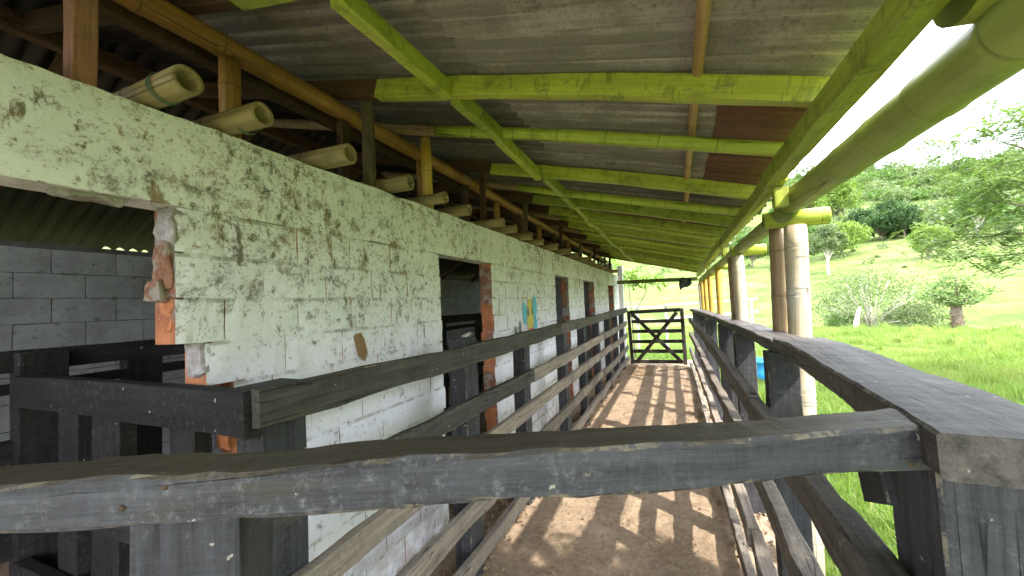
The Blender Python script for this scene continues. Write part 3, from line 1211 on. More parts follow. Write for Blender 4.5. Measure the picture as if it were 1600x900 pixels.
fy, fz = 4.07, 1.44
disc('painted_wing', fy - 0.155, fz + 0.05, 0.055, 0.125, M['paintblue'], 0.15)
disc('painted_wing', fy + 0.165, fz + 0.11, 0.070, 0.135, M['paintblue'], -0.15)
disc('painted_wing', fy + 0.17, fz - 0.08, 0.060, 0.075, M['paintblue'], -0.3)
disc('painted_body', fy, fz, 0.105, 0.165, M['paintyellow'], x=WX + 0.0100)
disc('painted_head', fy, fz + 0.155, 0.060, 0.055, M['paintyellow'], x=WX + 0.0110)
disc('painted_eye', fy - 0.065, fz + 0.06, 0.032, 0.045, M['paintgrey'], x=WX + 0.0125)
disc('painted_eye', fy + 0.060, fz + 0.065, 0.022, 0.045, M['paintgrey'], x=WX + 0.0125)
disc('painted_skirt', fy + 0.02, fz - 0.20, 0.085, 0.085, M['paintpink'], x=WX + 0.0115, shape=[(-0.9, 1), (0.9, 1), (1, -1), (-0.8, -1)])
disc('painted_mark', fy - 0.42, fz - 0.15, 0.035, 0.09, M['paintgrey'], 0.25)
disc('painted_mark', fy - 0.30, fz - 0.12, 0.035, 0.09, M['paintgrey'], -0.1)
disc('plaster_chip', 1.555, 1.41, 0.045, 0.075, M['cardboard'], 0.15, x=WX + 0.0085,
     shape=[(-0.75, 0.8), (-0.5, 1.0), (0.3, 0.95), (0.7, 0.5), (1.0, -0.55), (0.35, -1.0), (-0.4, -0.5)])

# ------------------------------------------------------------------ roof frame
SL = 0.255


def rb(x):
    """height of the rafter underside"""
    return 2.73 - SL * (x + 1.45)


def sag(y):
    return -0.012 * max(0.0, y - 3.0)


RAFT = [(-1.9, 'b'), (-1.2, 'r'), (-0.5, 'b'), (0.2, 'r'), (0.91, 'r'), (1.64, 'r'), (2.19, 'b'), (3.03, 'r'), (3.62, 'b'), (4.10, 'r'), (4.68, 'r'), (5.15, 'b'),
        (5.65, 'r'), (6.25, 'b'), (6.9, 'r'), (7.5, 'b'), (8.2, 'r'), (8.9, 'b'), (9.55, 'r'), (10.25, 'r')]
RX0, RX1, RIDGE = -1.40, 0.560, -3.10
for (y, kind) in RAFT:
    s = sag(y)
    if kind == 'r':
        hh, ww = 0.092, 0.055
        beam('rafter', (RX0, y, rb(RX0) + hh / 2 + s), (RX1, y + random.uniform(-0.03, 0.03), rb(RX1) + hh / 2 + s), ww, hh, M['green'], barn, seg=12,
             bow=random.uniform(0.0, 0.022) if y != 1.64 else 0.022)
        beam('rafter_tail', (RIDGE + 0.02, y, rb(RIDGE + 0.02) + hh / 2 + s), (RX0 - 0.003, y, rb(RX0 - 0.003) + hh / 2 + s), ww, hh, M['brown'], barn)
    else:
        r = 0.036
        bamboo('rafter', (RX0, y, rb(RX0) + 0.045 + s), (RX1, y + random.uniform(-0.02, 0.04), rb(RX1) + 0.045 + s), r, M['bam_lime'], barn, bendz=random.uniform(-0.01, 0.025))
        bamboo('rafter_tail', (RIDGE + 0.02, y, rb(RIDGE + 0.02) + 0.045 + s), (RX0 - 0.003, y, rb(RX0 - 0.003) + 0.045 + s), r, M['bam_brown'], barn)

# blocking between the rafters
PX = -0.95
for i in range(3, len(RAFT) - 1):
    ya, yb = RAFT[i][0], RAFT[i + 1][0]
    ga = 0.031 if RAFT[i][1] == 'r' else 0.012
    gb = 0.031 if RAFT[i + 1][1] == 'r' else 0.012
    xo = random.uniform(-0.018, 0.018)
    beam('blocking', (PX + xo, ya + ga, rb(PX) + 0.035 + sag(ya) + random.uniform(-0.012, 0.006)), (PX + xo + random.uniform(-0.01, 0.01), yb - gb, rb(PX) + 0.035 + sag(yb) + random.uniform(-0.012, 0.004)),
         0.05, 0.085, M['green'], barn, seg=6)

# cane running above the rafters
for (a, b) in ((-2.2, 3.35), (3.3, 7.1), (7.0, 10.5)):
    bamboo('cane_purlin', (0.125, a, rb(0.125) + 0.114 + sag(a)), (0.115, b, rb(0.115) + 0.114 + sag(b)), 0.020, M['bam_cane'], barn)

# eave beam in lengths, with a thinner batten outside it
EV = [(-2.2, 0.25), (0.26, 2.46), (2.40, 5.0), (4.96, 7.6), (7.56, 10.5)]
for i, (a, b) in enumerate(EV):
    dx = -0.012 * (i % 2)
    zb = 2.157
    beam('eave_beam', (0.497 + dx, a, zb + 0.044 + sag(a)), (0.494 + dx, b, zb + 0.044 + sag(b)), 0.044, 0.088, M['green'], barn, seg=14)
    beam('eave_batten', (0.548 + dx, a + 0.01, zb + 0.045 + sag(a)), (0.545 + dx, b - 0.01, zb + 0.045 + sag(b)), 0.032, 0.045, M['green'], barn, seg=14)
    if i:
        beam('packing_block', (0.535, a + 0.06, zb - 0.105 + sag(a)), (0.535, a + 0.06, zb - 0.004 + sag(a)), 0.065, 0.06, M['green'], barn, up=(0, 1, 0), seg=3)

# big bamboo plate on the posts
bamboo('wall_plate', (0.675, 0.25, 2.105), (0.64, 2.83, 2.12), 0.071, M['bam_green'], barn, bendz=-0.006, n=22, taper=0.10)
bamboo('wall_plate', (0.645, -2.2, 2.10), (0.675, 0.23, 2.10), 0.070, M['bam_green'], barn, n=20)
bamboo('wall_plate', (0.60, 2.72, 2.055), (0.575, 6.2, 2.02), 0.052, M['bam_green'], barn, n=18, taper=0.1)
bamboo('wall_plate', (0.58, 6.15, 2.02), (0.55, 10.5, 1.98), 0.050, M['bam_green'], barn, n=16)

# posts with cross caps
POSTS = [(0.62, -1.2, 0.64, 0.060, 'bam_pale'), (0.66, 1.12, 0.70, 0.058, None), (0.632, 2.78, 0.668, 0.060, 'bam_pale'), (0.605, 4.35, 0.565, 0.056, 'bam_pale'), (0.57, 6.1, 0.548, 0.042, 'bam_yellow'),
         (0.56, 7.5, 0.54, 0.045, 'bam_yellow'), (0.55, 8.6, 0.54, 0.045, 'bam_yellow'), (0.55, 9.6, 0.53, 0.045, 'bam_yellow'), (0.545, 10.4, 0.53, 0.045, 'bam_pale')]
for (x, y, xt, r, m) in POSTS:
    s = sag(y)
    top = 1.99 + s
    if m is None:
        bamboo('cap_log', (0.575, y - 0.02, 2.222), (1.15, y + 0.06, 2.20), 0.074, M['bam_lime'], barn, n=20)
        continue
    p = bamboo('bamboo_post', (x, y, -0.10), (xt, y, top), r, M[m], barn, n=20, taper=0.04, bend=random.uniform(-0.008, 0.008))
    bamboo('cap_log', (0.51, y + 0.01, top + 0.045), (0.83 - 0.02 * max(0, y - 3), y - 0.01, top + 0.042), 0.050, M['bam_lime'], barn, n=16, hollow=(y == 2.78))
    if y < 5:
        for z in (1.80, 1.62, 1.33, 0.97, 0.95, 0.52):
            xx = x + (xt - x) * (z + 0.1) / (top + 0.1)
            ring('binding_wire', (xx, y, z), (0.02, 0.05, 1), r * 1.02, 0.0014, M['wiregrey'], p)
bamboo('bamboo_post', (0.555, 2.93, -0.10), (0.60, 2.90, 2.02), 0.042, M['bam_brown'], barn, n=16)
bamboo('bamboo_post', (0.545, 4.49, -0.10), (0.525, 4.46, 1.97), 0.036, M['bam_brown'], barn, n=16)

# struts standing on the front wall
SX = -1.548
for (y, kind, w) in ((0.555, 'redwood', 0.060), (1.715, 'greywood', 0.052), (2.275, 'bam', 0.037), (3.12, 'brown', 0.046), (4.18, 'greywood', 0.042), (5.73, 'brown', 0.044),
                     (6.98, 'greywood', 0.046), (8.28, 'brown', 0.044), (9.63, 'greywood', 0.046), (-0.5, 'brown', 0.06), (10.33, 'brown', 0.05)):
    zt = rb(SX) + 0.02 + sag(y)
    dz_ = random.uniform(-0.012, 0.012)
    if kind == 'bam':
        bamboo('strut', (SX, y, WTOP - 0.012), (SX + dz_, y, zt), w, M['bam_yellow'], barn)
    else:
        beam('strut', (SX, y, WTOP - 0.012), (SX + dz_, y + dz_, zt), w, w * 0.95, M[kind], barn, up=(0, 1, 0), wob=0.004)
# bamboo plate and brown plate behind them, and their own short props
ZP = rb(-1.72)
bamboo('inner_plate', (-1.72, -2.6, ZP - 0.050), (-1.73, 3.2, ZP - 0.050), 0.047, M['bam_orange'], barn, n=16)
bamboo('inner_plate', (-1.73, 3.2, ZP - 0.055), (-1.75, 8.0, ZP - 0.10), 0.046, M['bam_orange'], barn, n=16)
bamboo('inner_plate', (-1.75, 8.0, ZP - 0.10), (-1.75, 11.3, ZP - 0.14), 0.044, M['bam_orange'], barn, n=16)
beam('inner_beam', (-1.86, -2.6, ZP - 0.035), (-1.87, 5.6, ZP - 0.055), 0.06, 0.09, M['brown'], barn, seg=16)
beam('inner_beam', (-1.87, 5.6, ZP - 0.055), (-1.87, 11.3, ZP - 0.13), 0.06, 0.09, M['brown'], barn, seg=12)
for i, y in enumerate((0.15, 1.075, 1.72, 2.45, 3.15, 3.8, 4.5, 5.2, 6.0, 6.8, 7.7, 8.7, 9.8)):
    if i % 2:
        bamboo('prop', (-1.72, y, 2.30), (-1.72, y, ZP - 0.10 + min(0, sag(y) * 0.6)), 0.040 if i < 3 else 0.034, M['bam_orange'], barn)
    else:
        beam('prop', (-1.74, y, 2.30), (-1.74, y, ZP - 0.10 + min(0, sag(y) * 0.6)), 0.05, 0.06, M['brown'], barn, up=(0, 1, 0))

# bamboo ceiling joists whose cut ends poke out over the wall
JO = [(-0.6, -1.36), (0.10, -1.37), (0.705, -1.335), (0.955, -1.345), (1.375, -1.365), (1.85, -1.37), (2.19, -1.36), (2.60, -1.38), (3.14, -1.36), (3.47, -1.37), (3.92, -1.36), (4.36, -1.38), (4.9, -1.36),
      (5.5, -1.37), (6.1, -1.37), (6.75, -1.36), (7.4, -1.38), (8.1, -1.37), (8.8, -1.37), (9.6, -1.36), (10.3, -1.37)]
for i, (y, xe) in enumerate(JO):
    r = random.uniform(0.037, 0.046) if i not in (2, 3) else 0.043
    j = bamboo('ceiling_joist', (-2.45, y + random.uniform(-0.1, 0.1), WTOP + r + 0.004 + random.uniform(-0.0, 0.01)), (xe + random.uniform(-0.03, 0.02), y + random.uniform(-0.02, 0.02), WTOP + r + 0.002 + random.uniform(0, 0.008)), r,
               M['bam_stub'], barn, hollow=True, n=18)
    if i in (2, 3):
        a = Vector((-1.44, y, WTOP + r + 0.004))
        ring('binding_wire', a, (1, 0.05, 0.1), r * 1.06, 0.0022, M['wire'], j, 3)

# ------------------------------------------------------------------ corrugated roof sheets
def sheet_mesh(L, W, amp, pitch, ragged=0.0, seed=0):
    rr = random.Random(seed)
    ncol = int(W / pitch * 8)
    nrow = max(4, int(L / 0.3))
    xs = np.linspace(0, L, nrow + 1)
    ys = np.linspace(-W / 2, W / 2, ncol + 1)
    v, f = [], []
    for i, x in enumerate(xs):
        for y in ys:
            z = amp * math.cos(2 * math.pi * y / pitch) + mnoise.noise((x * 1.4, y * 1.4, seed)) * 0.006
            xx = x
            if ragged and i == nrow:
                xx += mnoise.noise((y * 5, seed, 1)) * ragged
            v.append((xx, y, z))
    m = ncol + 1
    for i in range(nrow):
        for j in range(ncol):
            f.append((i * m + j, (i + 1) * m + j, (i + 1) * m + j + 1, i * m + j + 1))
    return mesh('corrugated_sheet', v, f, True)


def lay(x0, x1, y, W, dz, mat, amp=0.021, slope=None, seed=0, parent=None, tilt=0.0, ragged=0.01, name='corrugated_sheet'):
    za = rb(x0) + 0.092 + 0.040 + 0.012 + dz + sag(y)
    zb = rb(x1) + 0.092 + 0.040 + 0.012 + dz + sag(y)
    if slope is not None:
        za, zb = slope
    p0, p1 = (x0, y, za), (x1, y + tilt, zb)
    mw, L = axis_matrix(p0, p1)
    me = sheet_mesh(L, W, amp, 0.10, ragged, seed)
    return add(name, me, mat, parent, mw)


roof = beam('ridge_pole', (RIDGE, -2.6, rb(RIDGE) + 0.045), (RIDGE, 10.6, rb(RIDGE) - 0.05), 0.07, 0.10, M['brown'], barn)
k = 0
y = -2.15
while y < 10.7:
    W = 0.88
    yc = y + W / 2
    tl = random.uniform(-0.006, 0.006)
    near = yc < 1.75
    xe = 0.70 + random.uniform(-0.02, 0.03)
    if yc < 0.0:
        xe = 1.30  # overhang lengthened out of view to shade the near floor
    elif near:
        xe = 0.585 + random.uniform(-0.01, 0.01)
    lift = 0.004 * (k % 2)
    if 1.75 <= yc < 3.3:
        lay(-0.80, 0.22, yc, W, lift, M['sheet'], seed=k, parent=barn, tilt=tl)
        lay(0.14, xe, yc, W, 0.014 + lift, M['rust'], amp=0.005, seed=k + 300, parent=barn, tilt=tl, ragged=0.03)
    else:
        lay(-0.80, xe, yc, W, lift, M['sheet'] if k % 5 != 3 else M['rust'], seed=k, parent=barn, tilt=tl, ragged=0.03)
    lay(-2.15, -0.66, yc, W, 0.012 + lift, M['sheet'], seed=k + 50, parent=barn, tilt=tl * 0.6)
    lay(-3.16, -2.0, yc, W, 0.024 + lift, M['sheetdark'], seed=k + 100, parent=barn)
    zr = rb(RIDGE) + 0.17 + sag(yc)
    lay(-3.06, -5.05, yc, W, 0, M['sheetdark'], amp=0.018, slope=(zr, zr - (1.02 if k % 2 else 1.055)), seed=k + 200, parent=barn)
    y += 0.80
    k += 1
# a stray scrap of rusty sheet by the near cap log
lay(0.50, 0.83, 0.93, 0.30, -0.020, M['rust'], amp=0.006, seed=777, parent=barn, ragged=0.06)
# back rafters
for y in (-1.5, -0.2, 1.1, 2.2, 3.4, 4.7, 6.0, 7.3, 8.6, 9.9):
    z = rb(RIDGE) + 0.10 + sag(y)
    beam('rafter_tail', (RIDGE - 0.05, y, z - 0.02), (-4.95, y, z - 1.16), 0.05, 0.08, M['brown'], barn)
# tie at the far gable end of the lean-to
beam('end_tie', (-1.42, 10.62, 2.045), (0.50, 10.62, 2.02), 0.05, 0.09, M['greenbeam'], barn)
beam('corner_post', (-1.46, 11.62, -0.15), (-1.46, 11.62, 2.55), 0.14, 0.14, M['pipe'], barn, up=(0, 1, 0))


# ------------------------------------------------------------------ LEFT FENCE along the wall
lf = thing('timber_fence', 'long dark timber rail fence running in front of the white wall', 'fence', (-1.15, 5, 0))
FX = -1.12
rows = [(1.385, 0.115, 0.040, 'raildark', 'raildark'), (1.06, 0.105, 0.040, 'raildark', 'rail'), (0.785, 0.105, 0.040, 'rail', 'rail'), (0.485, 0.105, 0.040, 'rail', 'rail'), (0.205, 0.095, 0.042, 'rail', 'rail')]
SPL = [[0.77, 3.95, 7.2, 9.95], [0.79, 3.1, 6.5, 9.95], [0.80, 4.3, 7.3, 9.95], [0.8, 3.2, 6.4, 9.95], [0.8, 4.0, 7.0, 9.95]]
for ri, (zt, h, t, m1, m2) in enumerate(rows):
    sp = SPL[ri]
    for i in range(len(sp) - 1):
        a, b = sp[i] + 0.004, sp[i + 1] - 0.004
        d = random.uniform(-0.01, 0.01)
        beam('rail', (FX - t / 2 + random.uniform(-0.004, 0.004), a, zt - h / 2 + (0 if i == 0 else d)), (FX - t / 2 + random.uniform(-0.004, 0.006) - 0.01 * i, b, zt - h / 2 + d), t, h,
             M[m1 if i == 0 else m2], lf, seg=22, wob=0.006, bow=random.uniform(-0.020, 0.010), bowy=random.uniform(-0.012, 0.012))
for i, (y, w, d, zt) in enumerate(((2.11, 0.155, 0.11, 1.405), (3.05, 0.13, 0.10, 1.31), (4.32, 0.13, 0.10, 1.30), (5.3, 0.13, 0.10, 1.31), (6.35, 0.13, 0.10, 1.33), (7.4, 0.13, 0.10, 1.32), (8.4, 0.13, 0.10, 1.33), (9.35, 0.13, 0.10, 1.34))):
    beam('post', (FX - 0.047 - d / 2, y, -0.15), (FX - 0.047 - d / 2 + random.uniform(-0.01, 0.01), y, zt), w, d, M['dark'], lf, up=(1, 0, 0), seg=7)
# the corner post where the fence turns into the barn
beam('corner_post', (-1.226, 0.885, -0.15), (-1.226, 0.885, 1.376), 0.155, 0.12, M['dark'], lf, up=(1, 0, 0), seg=7)
chunk('mortar_lump', (-1.195, 2.11, 1.420), (0.045, 0.06, 0.03), M['lump'], lf, 90)

# rails that turn into the barn from the corner post
pf = thing('pen_fence', 'dark plank pen fence turning from the corner post in through the wide opening', 'fence', (-2, 0.9, 0))
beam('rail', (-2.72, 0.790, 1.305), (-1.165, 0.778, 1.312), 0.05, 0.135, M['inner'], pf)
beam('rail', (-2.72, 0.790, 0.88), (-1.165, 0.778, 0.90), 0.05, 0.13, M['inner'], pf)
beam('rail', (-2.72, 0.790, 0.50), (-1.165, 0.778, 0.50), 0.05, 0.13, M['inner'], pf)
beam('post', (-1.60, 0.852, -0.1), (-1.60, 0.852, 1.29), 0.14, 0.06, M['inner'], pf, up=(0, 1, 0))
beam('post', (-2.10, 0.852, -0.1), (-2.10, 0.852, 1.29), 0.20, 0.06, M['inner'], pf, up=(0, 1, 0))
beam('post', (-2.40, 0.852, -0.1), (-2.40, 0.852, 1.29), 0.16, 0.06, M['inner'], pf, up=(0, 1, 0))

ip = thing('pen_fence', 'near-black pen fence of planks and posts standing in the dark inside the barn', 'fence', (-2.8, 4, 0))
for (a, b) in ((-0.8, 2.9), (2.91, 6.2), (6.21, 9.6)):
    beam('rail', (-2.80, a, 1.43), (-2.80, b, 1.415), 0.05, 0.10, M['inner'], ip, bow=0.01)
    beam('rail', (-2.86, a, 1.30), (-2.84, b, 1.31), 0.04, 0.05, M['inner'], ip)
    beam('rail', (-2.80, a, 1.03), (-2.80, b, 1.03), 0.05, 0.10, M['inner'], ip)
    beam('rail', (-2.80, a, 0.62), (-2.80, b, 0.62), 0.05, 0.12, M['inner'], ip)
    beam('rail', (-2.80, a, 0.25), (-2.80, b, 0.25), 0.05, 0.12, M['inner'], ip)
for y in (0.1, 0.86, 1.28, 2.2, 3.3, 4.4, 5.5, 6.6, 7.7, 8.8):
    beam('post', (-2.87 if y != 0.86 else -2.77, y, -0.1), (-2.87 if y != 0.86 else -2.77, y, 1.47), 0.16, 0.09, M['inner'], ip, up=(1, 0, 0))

# ------------------------------------------------------------------ FOREGROUND FENCE across the aisle
ff = thing('timber_barrier', 'thick black timber rail on two wide posts crossing the foreground', 'fence', (-0.3, 0.6, 0))
dirv = Vector((0.685, 0.315, 0)).normalized()
nrmv = Vector((-dirv.y, dirv.x, 0))
c0 = Vector((-0.345, 0.545, 0))
pa = c0 - dirv * 1.75
pb = c0 + dirv * 0.775
beam('rail', (pa.x, pa.y, 1.343), (pb.x, pb.y, 1.348), 0.096, 0.070, M['front'], ff, seg=70, wob=0.0055, ch=0.006, bow=-0.006)
q = Vector((-0.743, 0.380, 0)) + nrmv * 0.058
beam('post', (q.x, q.y, -0.1), (q.x, q.y, 1.304), 0.172, 0.105, M['front'], ff, up=tuple(nrmv), seg=9)

for (t_, dz_) in ((0.735, 0.012), (0.705, -0.015), (-0.40, 0.014), (-0.46, -0.012)):
    bp_ = c0 + dirv * t_ - nrmv * 0.0475
    bolt = lathe('bolt', [(0.0042, -0.006), (0.0042, 0.0015), (0.0038, 0.003), (0.002, 0.004), (0.0003, 0.0042)], (0, 0, 0), M['rusty'], ff, 10)
    mq = (-nrmv).to_track_quat('Z', 'Y').to_matrix().to_4x4()
    mq.translation = (bp_.x, bp_.y, 1.345 + dz_)
    bolt.matrix_basis = mq
    WM[bolt.name] = mq

# ------------------------------------------------------------------ RIGHT RAILING
rf = thing('timber_railing', 'dark timber railing with a wide flat cap plank along the open side', 'railing', (0.4, 5, 0))


def xin(y):
    return 0.288 - 0.010 * max(0, y - 4.2)


capx = [(0.74, 0.325), (1.5, 0.362), (2.22, 0.415), (3.4, 0.425), (5.4, 0.40), (7.6, 0.345), (9.9, 0.265)]
for i in range(len(capx) - 1):
    if i == 0:
        continue
    (ya, xa), (yb, xb) = capx[i if i > 1 else 0], capx[i + 1]
    w = 0.195 if i == 1 else 0.17
    xa_, xb_ = xa + w / 2, xb + w / 2
    zz = (1.357, 1.357) if i == 1 else (1.352 - 0.012 * (i - 1), 1.352 - 0.012 * i)
    beam('cap_plank', (xa_, ya + 0.003, zz[0]), (xb_, yb - 0.003, zz[1]), w, 0.066 if i == 1 else 0.058, M['cap'], rf, seg=44, wob=0.0036, ch=0.006, bowy=-0.012 if i == 1 else 0.0)
# rails fixed on the inner side of the posts
RZ = [(1.055, 0.105, 0.058), (0.745, 0.095, 0.056), (0.41, 0.095, 0.054), (0.075, 0.09, 0.05)]
SPR = [[0.60, 2.22, 4.55, 7.2, 9.9], [0.60, 3.42, 5.8, 9.9], [0.60, 2.25, 4.6, 7.1, 9.9], [0.60, 3.0, 5.7, 9.9]]
for ri, (z, h, t) in enumerate(RZ):
    sp = SPR[ri]
    lean = -0.012 * ri
    for i in range(len(sp) - 1):
        a, b = sp[i] + 0.004, sp[i + 1] - 0.004
        o0, o1 = random.uniform(-0.006, 0.006), random.uniform(-0.006, 0.006)
        beam('rail', (xin(a) + t / 2 + lean + o0, a, z), (xin(b) + t / 2 + lean + o1, b, z + random.uniform(-0.012, 0.012)), t, h, M['cap' if ri < 1 else 'rail'], rf, seg=22, wob=0.006, bow=random.uniform(-0.018, 0.012), bowy=random.uniform(-0.014, 0.004))
for i, y in enumerate((2.26, 3.42, 4.62, 5.8, 7.15, 8.3, 9.4)):
    x = xin(y) + 0.066 + 0.065 + (0.03 if y < 5 else 0.0)
    beam('post', (x, y, -0.12), (x, y, 1.317 - 0.008 * i), 0.13, 0.10, M['dark'], rf, up=(0, 1, 0), seg=8)
beam('corner_post', (0.452, 0.905, -0.12), (0.452, 0.905, 1.321), 0.185, 0.165, M['front'], rf, up=(0, 1, 0), seg=9)
beam('bracket', (0.375, 1.08, 1.318), (0.375, 1.02, 1.17), 0.06, 0.12, M['front'], rf, up=(0, 1, 0), seg=3)

# ------------------------------------------------------------------ GATE at the far end
gt = thing('cattle_gate', 'brown timber gate with crossed braces closing the far end of the aisle', 'gate', (-0.5, 10, 0))
GY = 10.02
gx0, gx1 = -1.12, 0.145
beam('stile', (gx0 + 0.045, GY, 0.02), (gx0 + 0.012, GY, 1.30), 0.075, 0.05, M['gate'], gt, up=(0, 1, 0))
beam('stile', (gx1 - 0.035, GY, 0.02), (gx1 - 0.050, GY, 1.33), 0.085, 0.05, M['gate'], gt, up=(0, 1, 0))
beam('top_rail', (gx0 + 0.04, GY - 0.005, 1.275), (gx1 - 0.08, GY - 0.005, 1.30), 0.05, 0.085, M['gate'], gt)
for z in (1.04, 0.80, 0.555, 0.32, 0.075):
    beam('rail', (gx0 + 0.07, GY + 0.035, z), (gx1 - 0.08, GY + 0.035, z + 0.005), 0.025, 0.085, M['gate'], gt)
beam('brace', (gx0 + 0.09, GY - 0.052, 1.24), (gx1 - 0.10, GY - 0.052, 0.07), 0.03, 0.085, M['gate'], gt)
beam('brace', (gx0 + 0.16, GY - 0.086, 0.08), (gx1 - 0.16, GY - 0.086, 1.25), 0.03, 0.085, M['gate'], gt)

hs = tubepath('rubber_hose', [(-0.45 + 0.09 * i, 9.15 + 0.10 * i - 0.012 * i * i + (0.2 if i > 5 else 0) * (i - 5) * 0.2, 0.012 + (0.03 * max(0, i - 5))) for i in range(8)], 0.010, M['hose'], None)
tag(hs, 'thin black hose curling over the dirt just inside the gate', 'hose')

# pale rail fence beyond the gate
pfz = thing('rail_fence', 'pale weathered two-rail fence standing in the pasture beyond the gate', 'fence', (-0.6, 14.5, 0))
for z in (1.30, 0.85):
    beam('rail', (-2.6, 14.6, z), (-0.36, 14.3, z - 0.02), 0.05, 0.07, M['pale'], pfz)
    beam('rail', (-0.36, 14.2, z + 0.04), (2.6, 16.0, z + 0.12), 0.05, 0.08, M['pale'], pfz)
for (x, y) in ((-2.4, 14.66), (-1.3, 14.5), (-0.36, 14.33), (1.0, 15.1), (2.4, 15.95)):
    beam('post', (x, y, -0.4), (x, y, 1.36), 0.08, 0.08, M['pale'], pfz, up=(0, 1, 0))

# blue tub behind the railing
bx_, by_ = 1.46, 9.55
tub = thing('water_tub', 'bright blue plastic tub standing in the grass behind the railing', 'tub', (bx_, by_, tz(bx_, by_)))
lathe('body', [(0.22, 0.0), (0.25, 0.02), (0.27, 0.18), (0.29, 0.36), (0.31, 0.37), (0.31, 0.40), (0.285, 0.40), (0.26, 0.18), (0.22, 0.04), (0.01, 0.04)], (bx_, by_, tz(bx_, by_)), M['blue'], tub)
ring('rim', (bx_, by_, tz(bx_, by_) + 0.40), (0, 0, 1), 0.302, 0.014, M['blue'], tub, 1, 28)

# scrap of tarpaulin at the far eave
tv = []
for i in range(7):
    for j in range(5):
        u, w = i / 6, j / 4
        tv.append((u * 0.28 - 0.03 * math.sin(w * 3), 0.03 * math.sin(u * 9 + w * 4), -w * 0.30 * (1 - 0.5 * u) + 0.02 * math.sin(u * 7)))
tf = [(i * 5 + j, i * 5 + j + 1, (i + 1) * 5 + j + 1, (i + 1) * 5 + j) for i in range(6) for j in range(4)]
tp = add('tarpaulin_scrap', mesh('tarpaulin_scrap', tv, tf, True), M['tarp'], None, Matrix.Translation((0.10, 10.55, 2.06)))
tag(tp, 'dark scrap of tarpaulin hanging under the far corner of the eave', 'tarpaulin')


# ------------------------------------------------------------------ grass
def blades(n, xs, ys, hmin, hmax, wd, keep=None):
    x = rng.uniform(*xs, n)
    y = rng.uniform(*ys, n)
    k = np.ones(n, bool)
    k &= ~((x > -4.9) & (x < 0.62) & (y > -3.1) & (y < 11.05))
    if keep is not None:
        k &= keep(x, y)
    x, y = x[k], y[k]
    n = len(x)
    z = terr(x, y) - 0.01
    clump = 0.55 + 0.9 * (0.5 + 0.5 * np.sin(x * 2.1 + np.sin(y * 1.7) * 2) * np.cos(y * 2.6 + x))
    h = rng.uniform(hmin, hmax, n) * clump
    a = rng.uniform(0, 2 * np.pi, n)
    le = rng.uniform(0.15, 0.75, n) * h
    la = rng.uniform(0, 2 * np.pi, n)
    w = wd * rng.uniform(0.6, 1.3, n)
    dx, dy = np.cos(a) * w, np.sin(a) * w
    lx, ly = np.cos(la) * le, np.sin(la) * le
    P = np.zeros((n, 2, 4, 3), np.float32)
    b0 = np.stack([x - dx, y - dy, z], 1)
    b1 = np.stack([x + dx, y + dy, z], 1)
    m0 = np.stack([x - dx * .7 + lx * .35, y - dy * .7 + ly * .35, z + h * .62], 1)
    m1 = np.stack([x + dx * .7 + lx * .35, y + dy * .7 + ly * .35, z + h * .62], 1)
    t0 = np.stack([x - dx * .1 + lx, y - dy * .1 + ly, z + h], 1)
    t1 = np.stack([x + dx * .1 + lx, y + dy * .1 + ly, z + h], 1)
    P[:, 0] = np.stack([b0, b1, m1, m0], 1)
    P[:, 1] = np.stack([m0, m1, t1, t0], 1)
    return P.reshape(-1, 3)


def vis(x, y):
    az = np.degrees(np.arctan2(x, y))
    return (az > -14) & (az < 62)


gv = [blades(64000, (0.62, 3.8), (0.3, 6.5), 0.03, 0.13, 0.0032, vis),
      blades(90000, (0.62, 9.0), (2.0, 14), 0.04, 0.13, 0.006, vis),
      blades(105000, (-4, 20), (9, 27), 0.05, 0.15, 0.011, vis)]
for _ in range(260):
    rr_ = 2.0 + 24 * random.random() ** 0.8
    aa_ = R(random.uniform(4, 33))
    tx_, ty_ = rr_ * math.sin(aa_), rr_ * math.cos(aa_)
    if tx_ > 0.75:
        d_ = random.uniform(0.06, 0.22)
        gv.append(blades(46, (tx_ - d_, tx_ + d_), (ty_ - d_, ty_ + d_), 0.12, 0.34, 0.004 + 0.0003 * rr_))
o = struct(add('pasture_grass', np_mesh('pasture_grass', np.concatenate(gv), 4), M['grass']), 'stuff')
o['label'] = 'bright green pasture grass covering the field beside the barn'
gd = np.concatenate([blades(2600, (0.62, 2.4), (0.8, 6), 0.03, 0.16, 0.003, vis), blades(5000, (1, 16), (6, 26), 0.05, 0.2, 0.008, vis)])
o = struct(add('dry_grass', np_mesh('dry_grass', gd, 4), M['grassdry']), 'stuff')
o['label'] = 'straw coloured dry stems among the green grass'


# ------------------------------------------------------------------ trees
def leaves(cl, size, seed=0, aspect=0.5, flat=0.0):
    """cl: list of (centre, radii, count). Leaf-sized rhombi spread mostly over the shell of each clump"""
    g = np.random.default_rng(seed)
    out = []
    for (c, rad, n) in cl:
        d = g.normal(size=(n, 3))
        d /= np.linalg.norm(d, axis=1)[:, None]
        rr = g.uniform(0.25, 1.0, n) ** 0.5
        rr *= 1 + 0.22 * np.sin(d[:, 0] * 5 + c[0] * 3) * np.cos(d[:, 1] * 4 + c[2])
        p = np.array(c) + d * rr[:, None] * np.array(rad)
        u = g.normal(size=(n, 3))
        u[:, 2] *= (1 - flat)
        u /= np.linalg.norm(u, axis=1)[:, None]
        w = np.cross(u, d + g.normal(size=(n, 3)) * 0.8 + np.array([0, 0, flat * 3]))
        w /= np.linalg.norm(w, axis=1)[:, None] + 1e-6
        s = size * g.uniform(0.6, 1.35, n)[:, None]
        out.append(np.stack([p - u * s, p - w * s * aspect, p + u * s, p + w * s * aspect], 1))
    return np.concatenate(out).reshape(-1, 3)


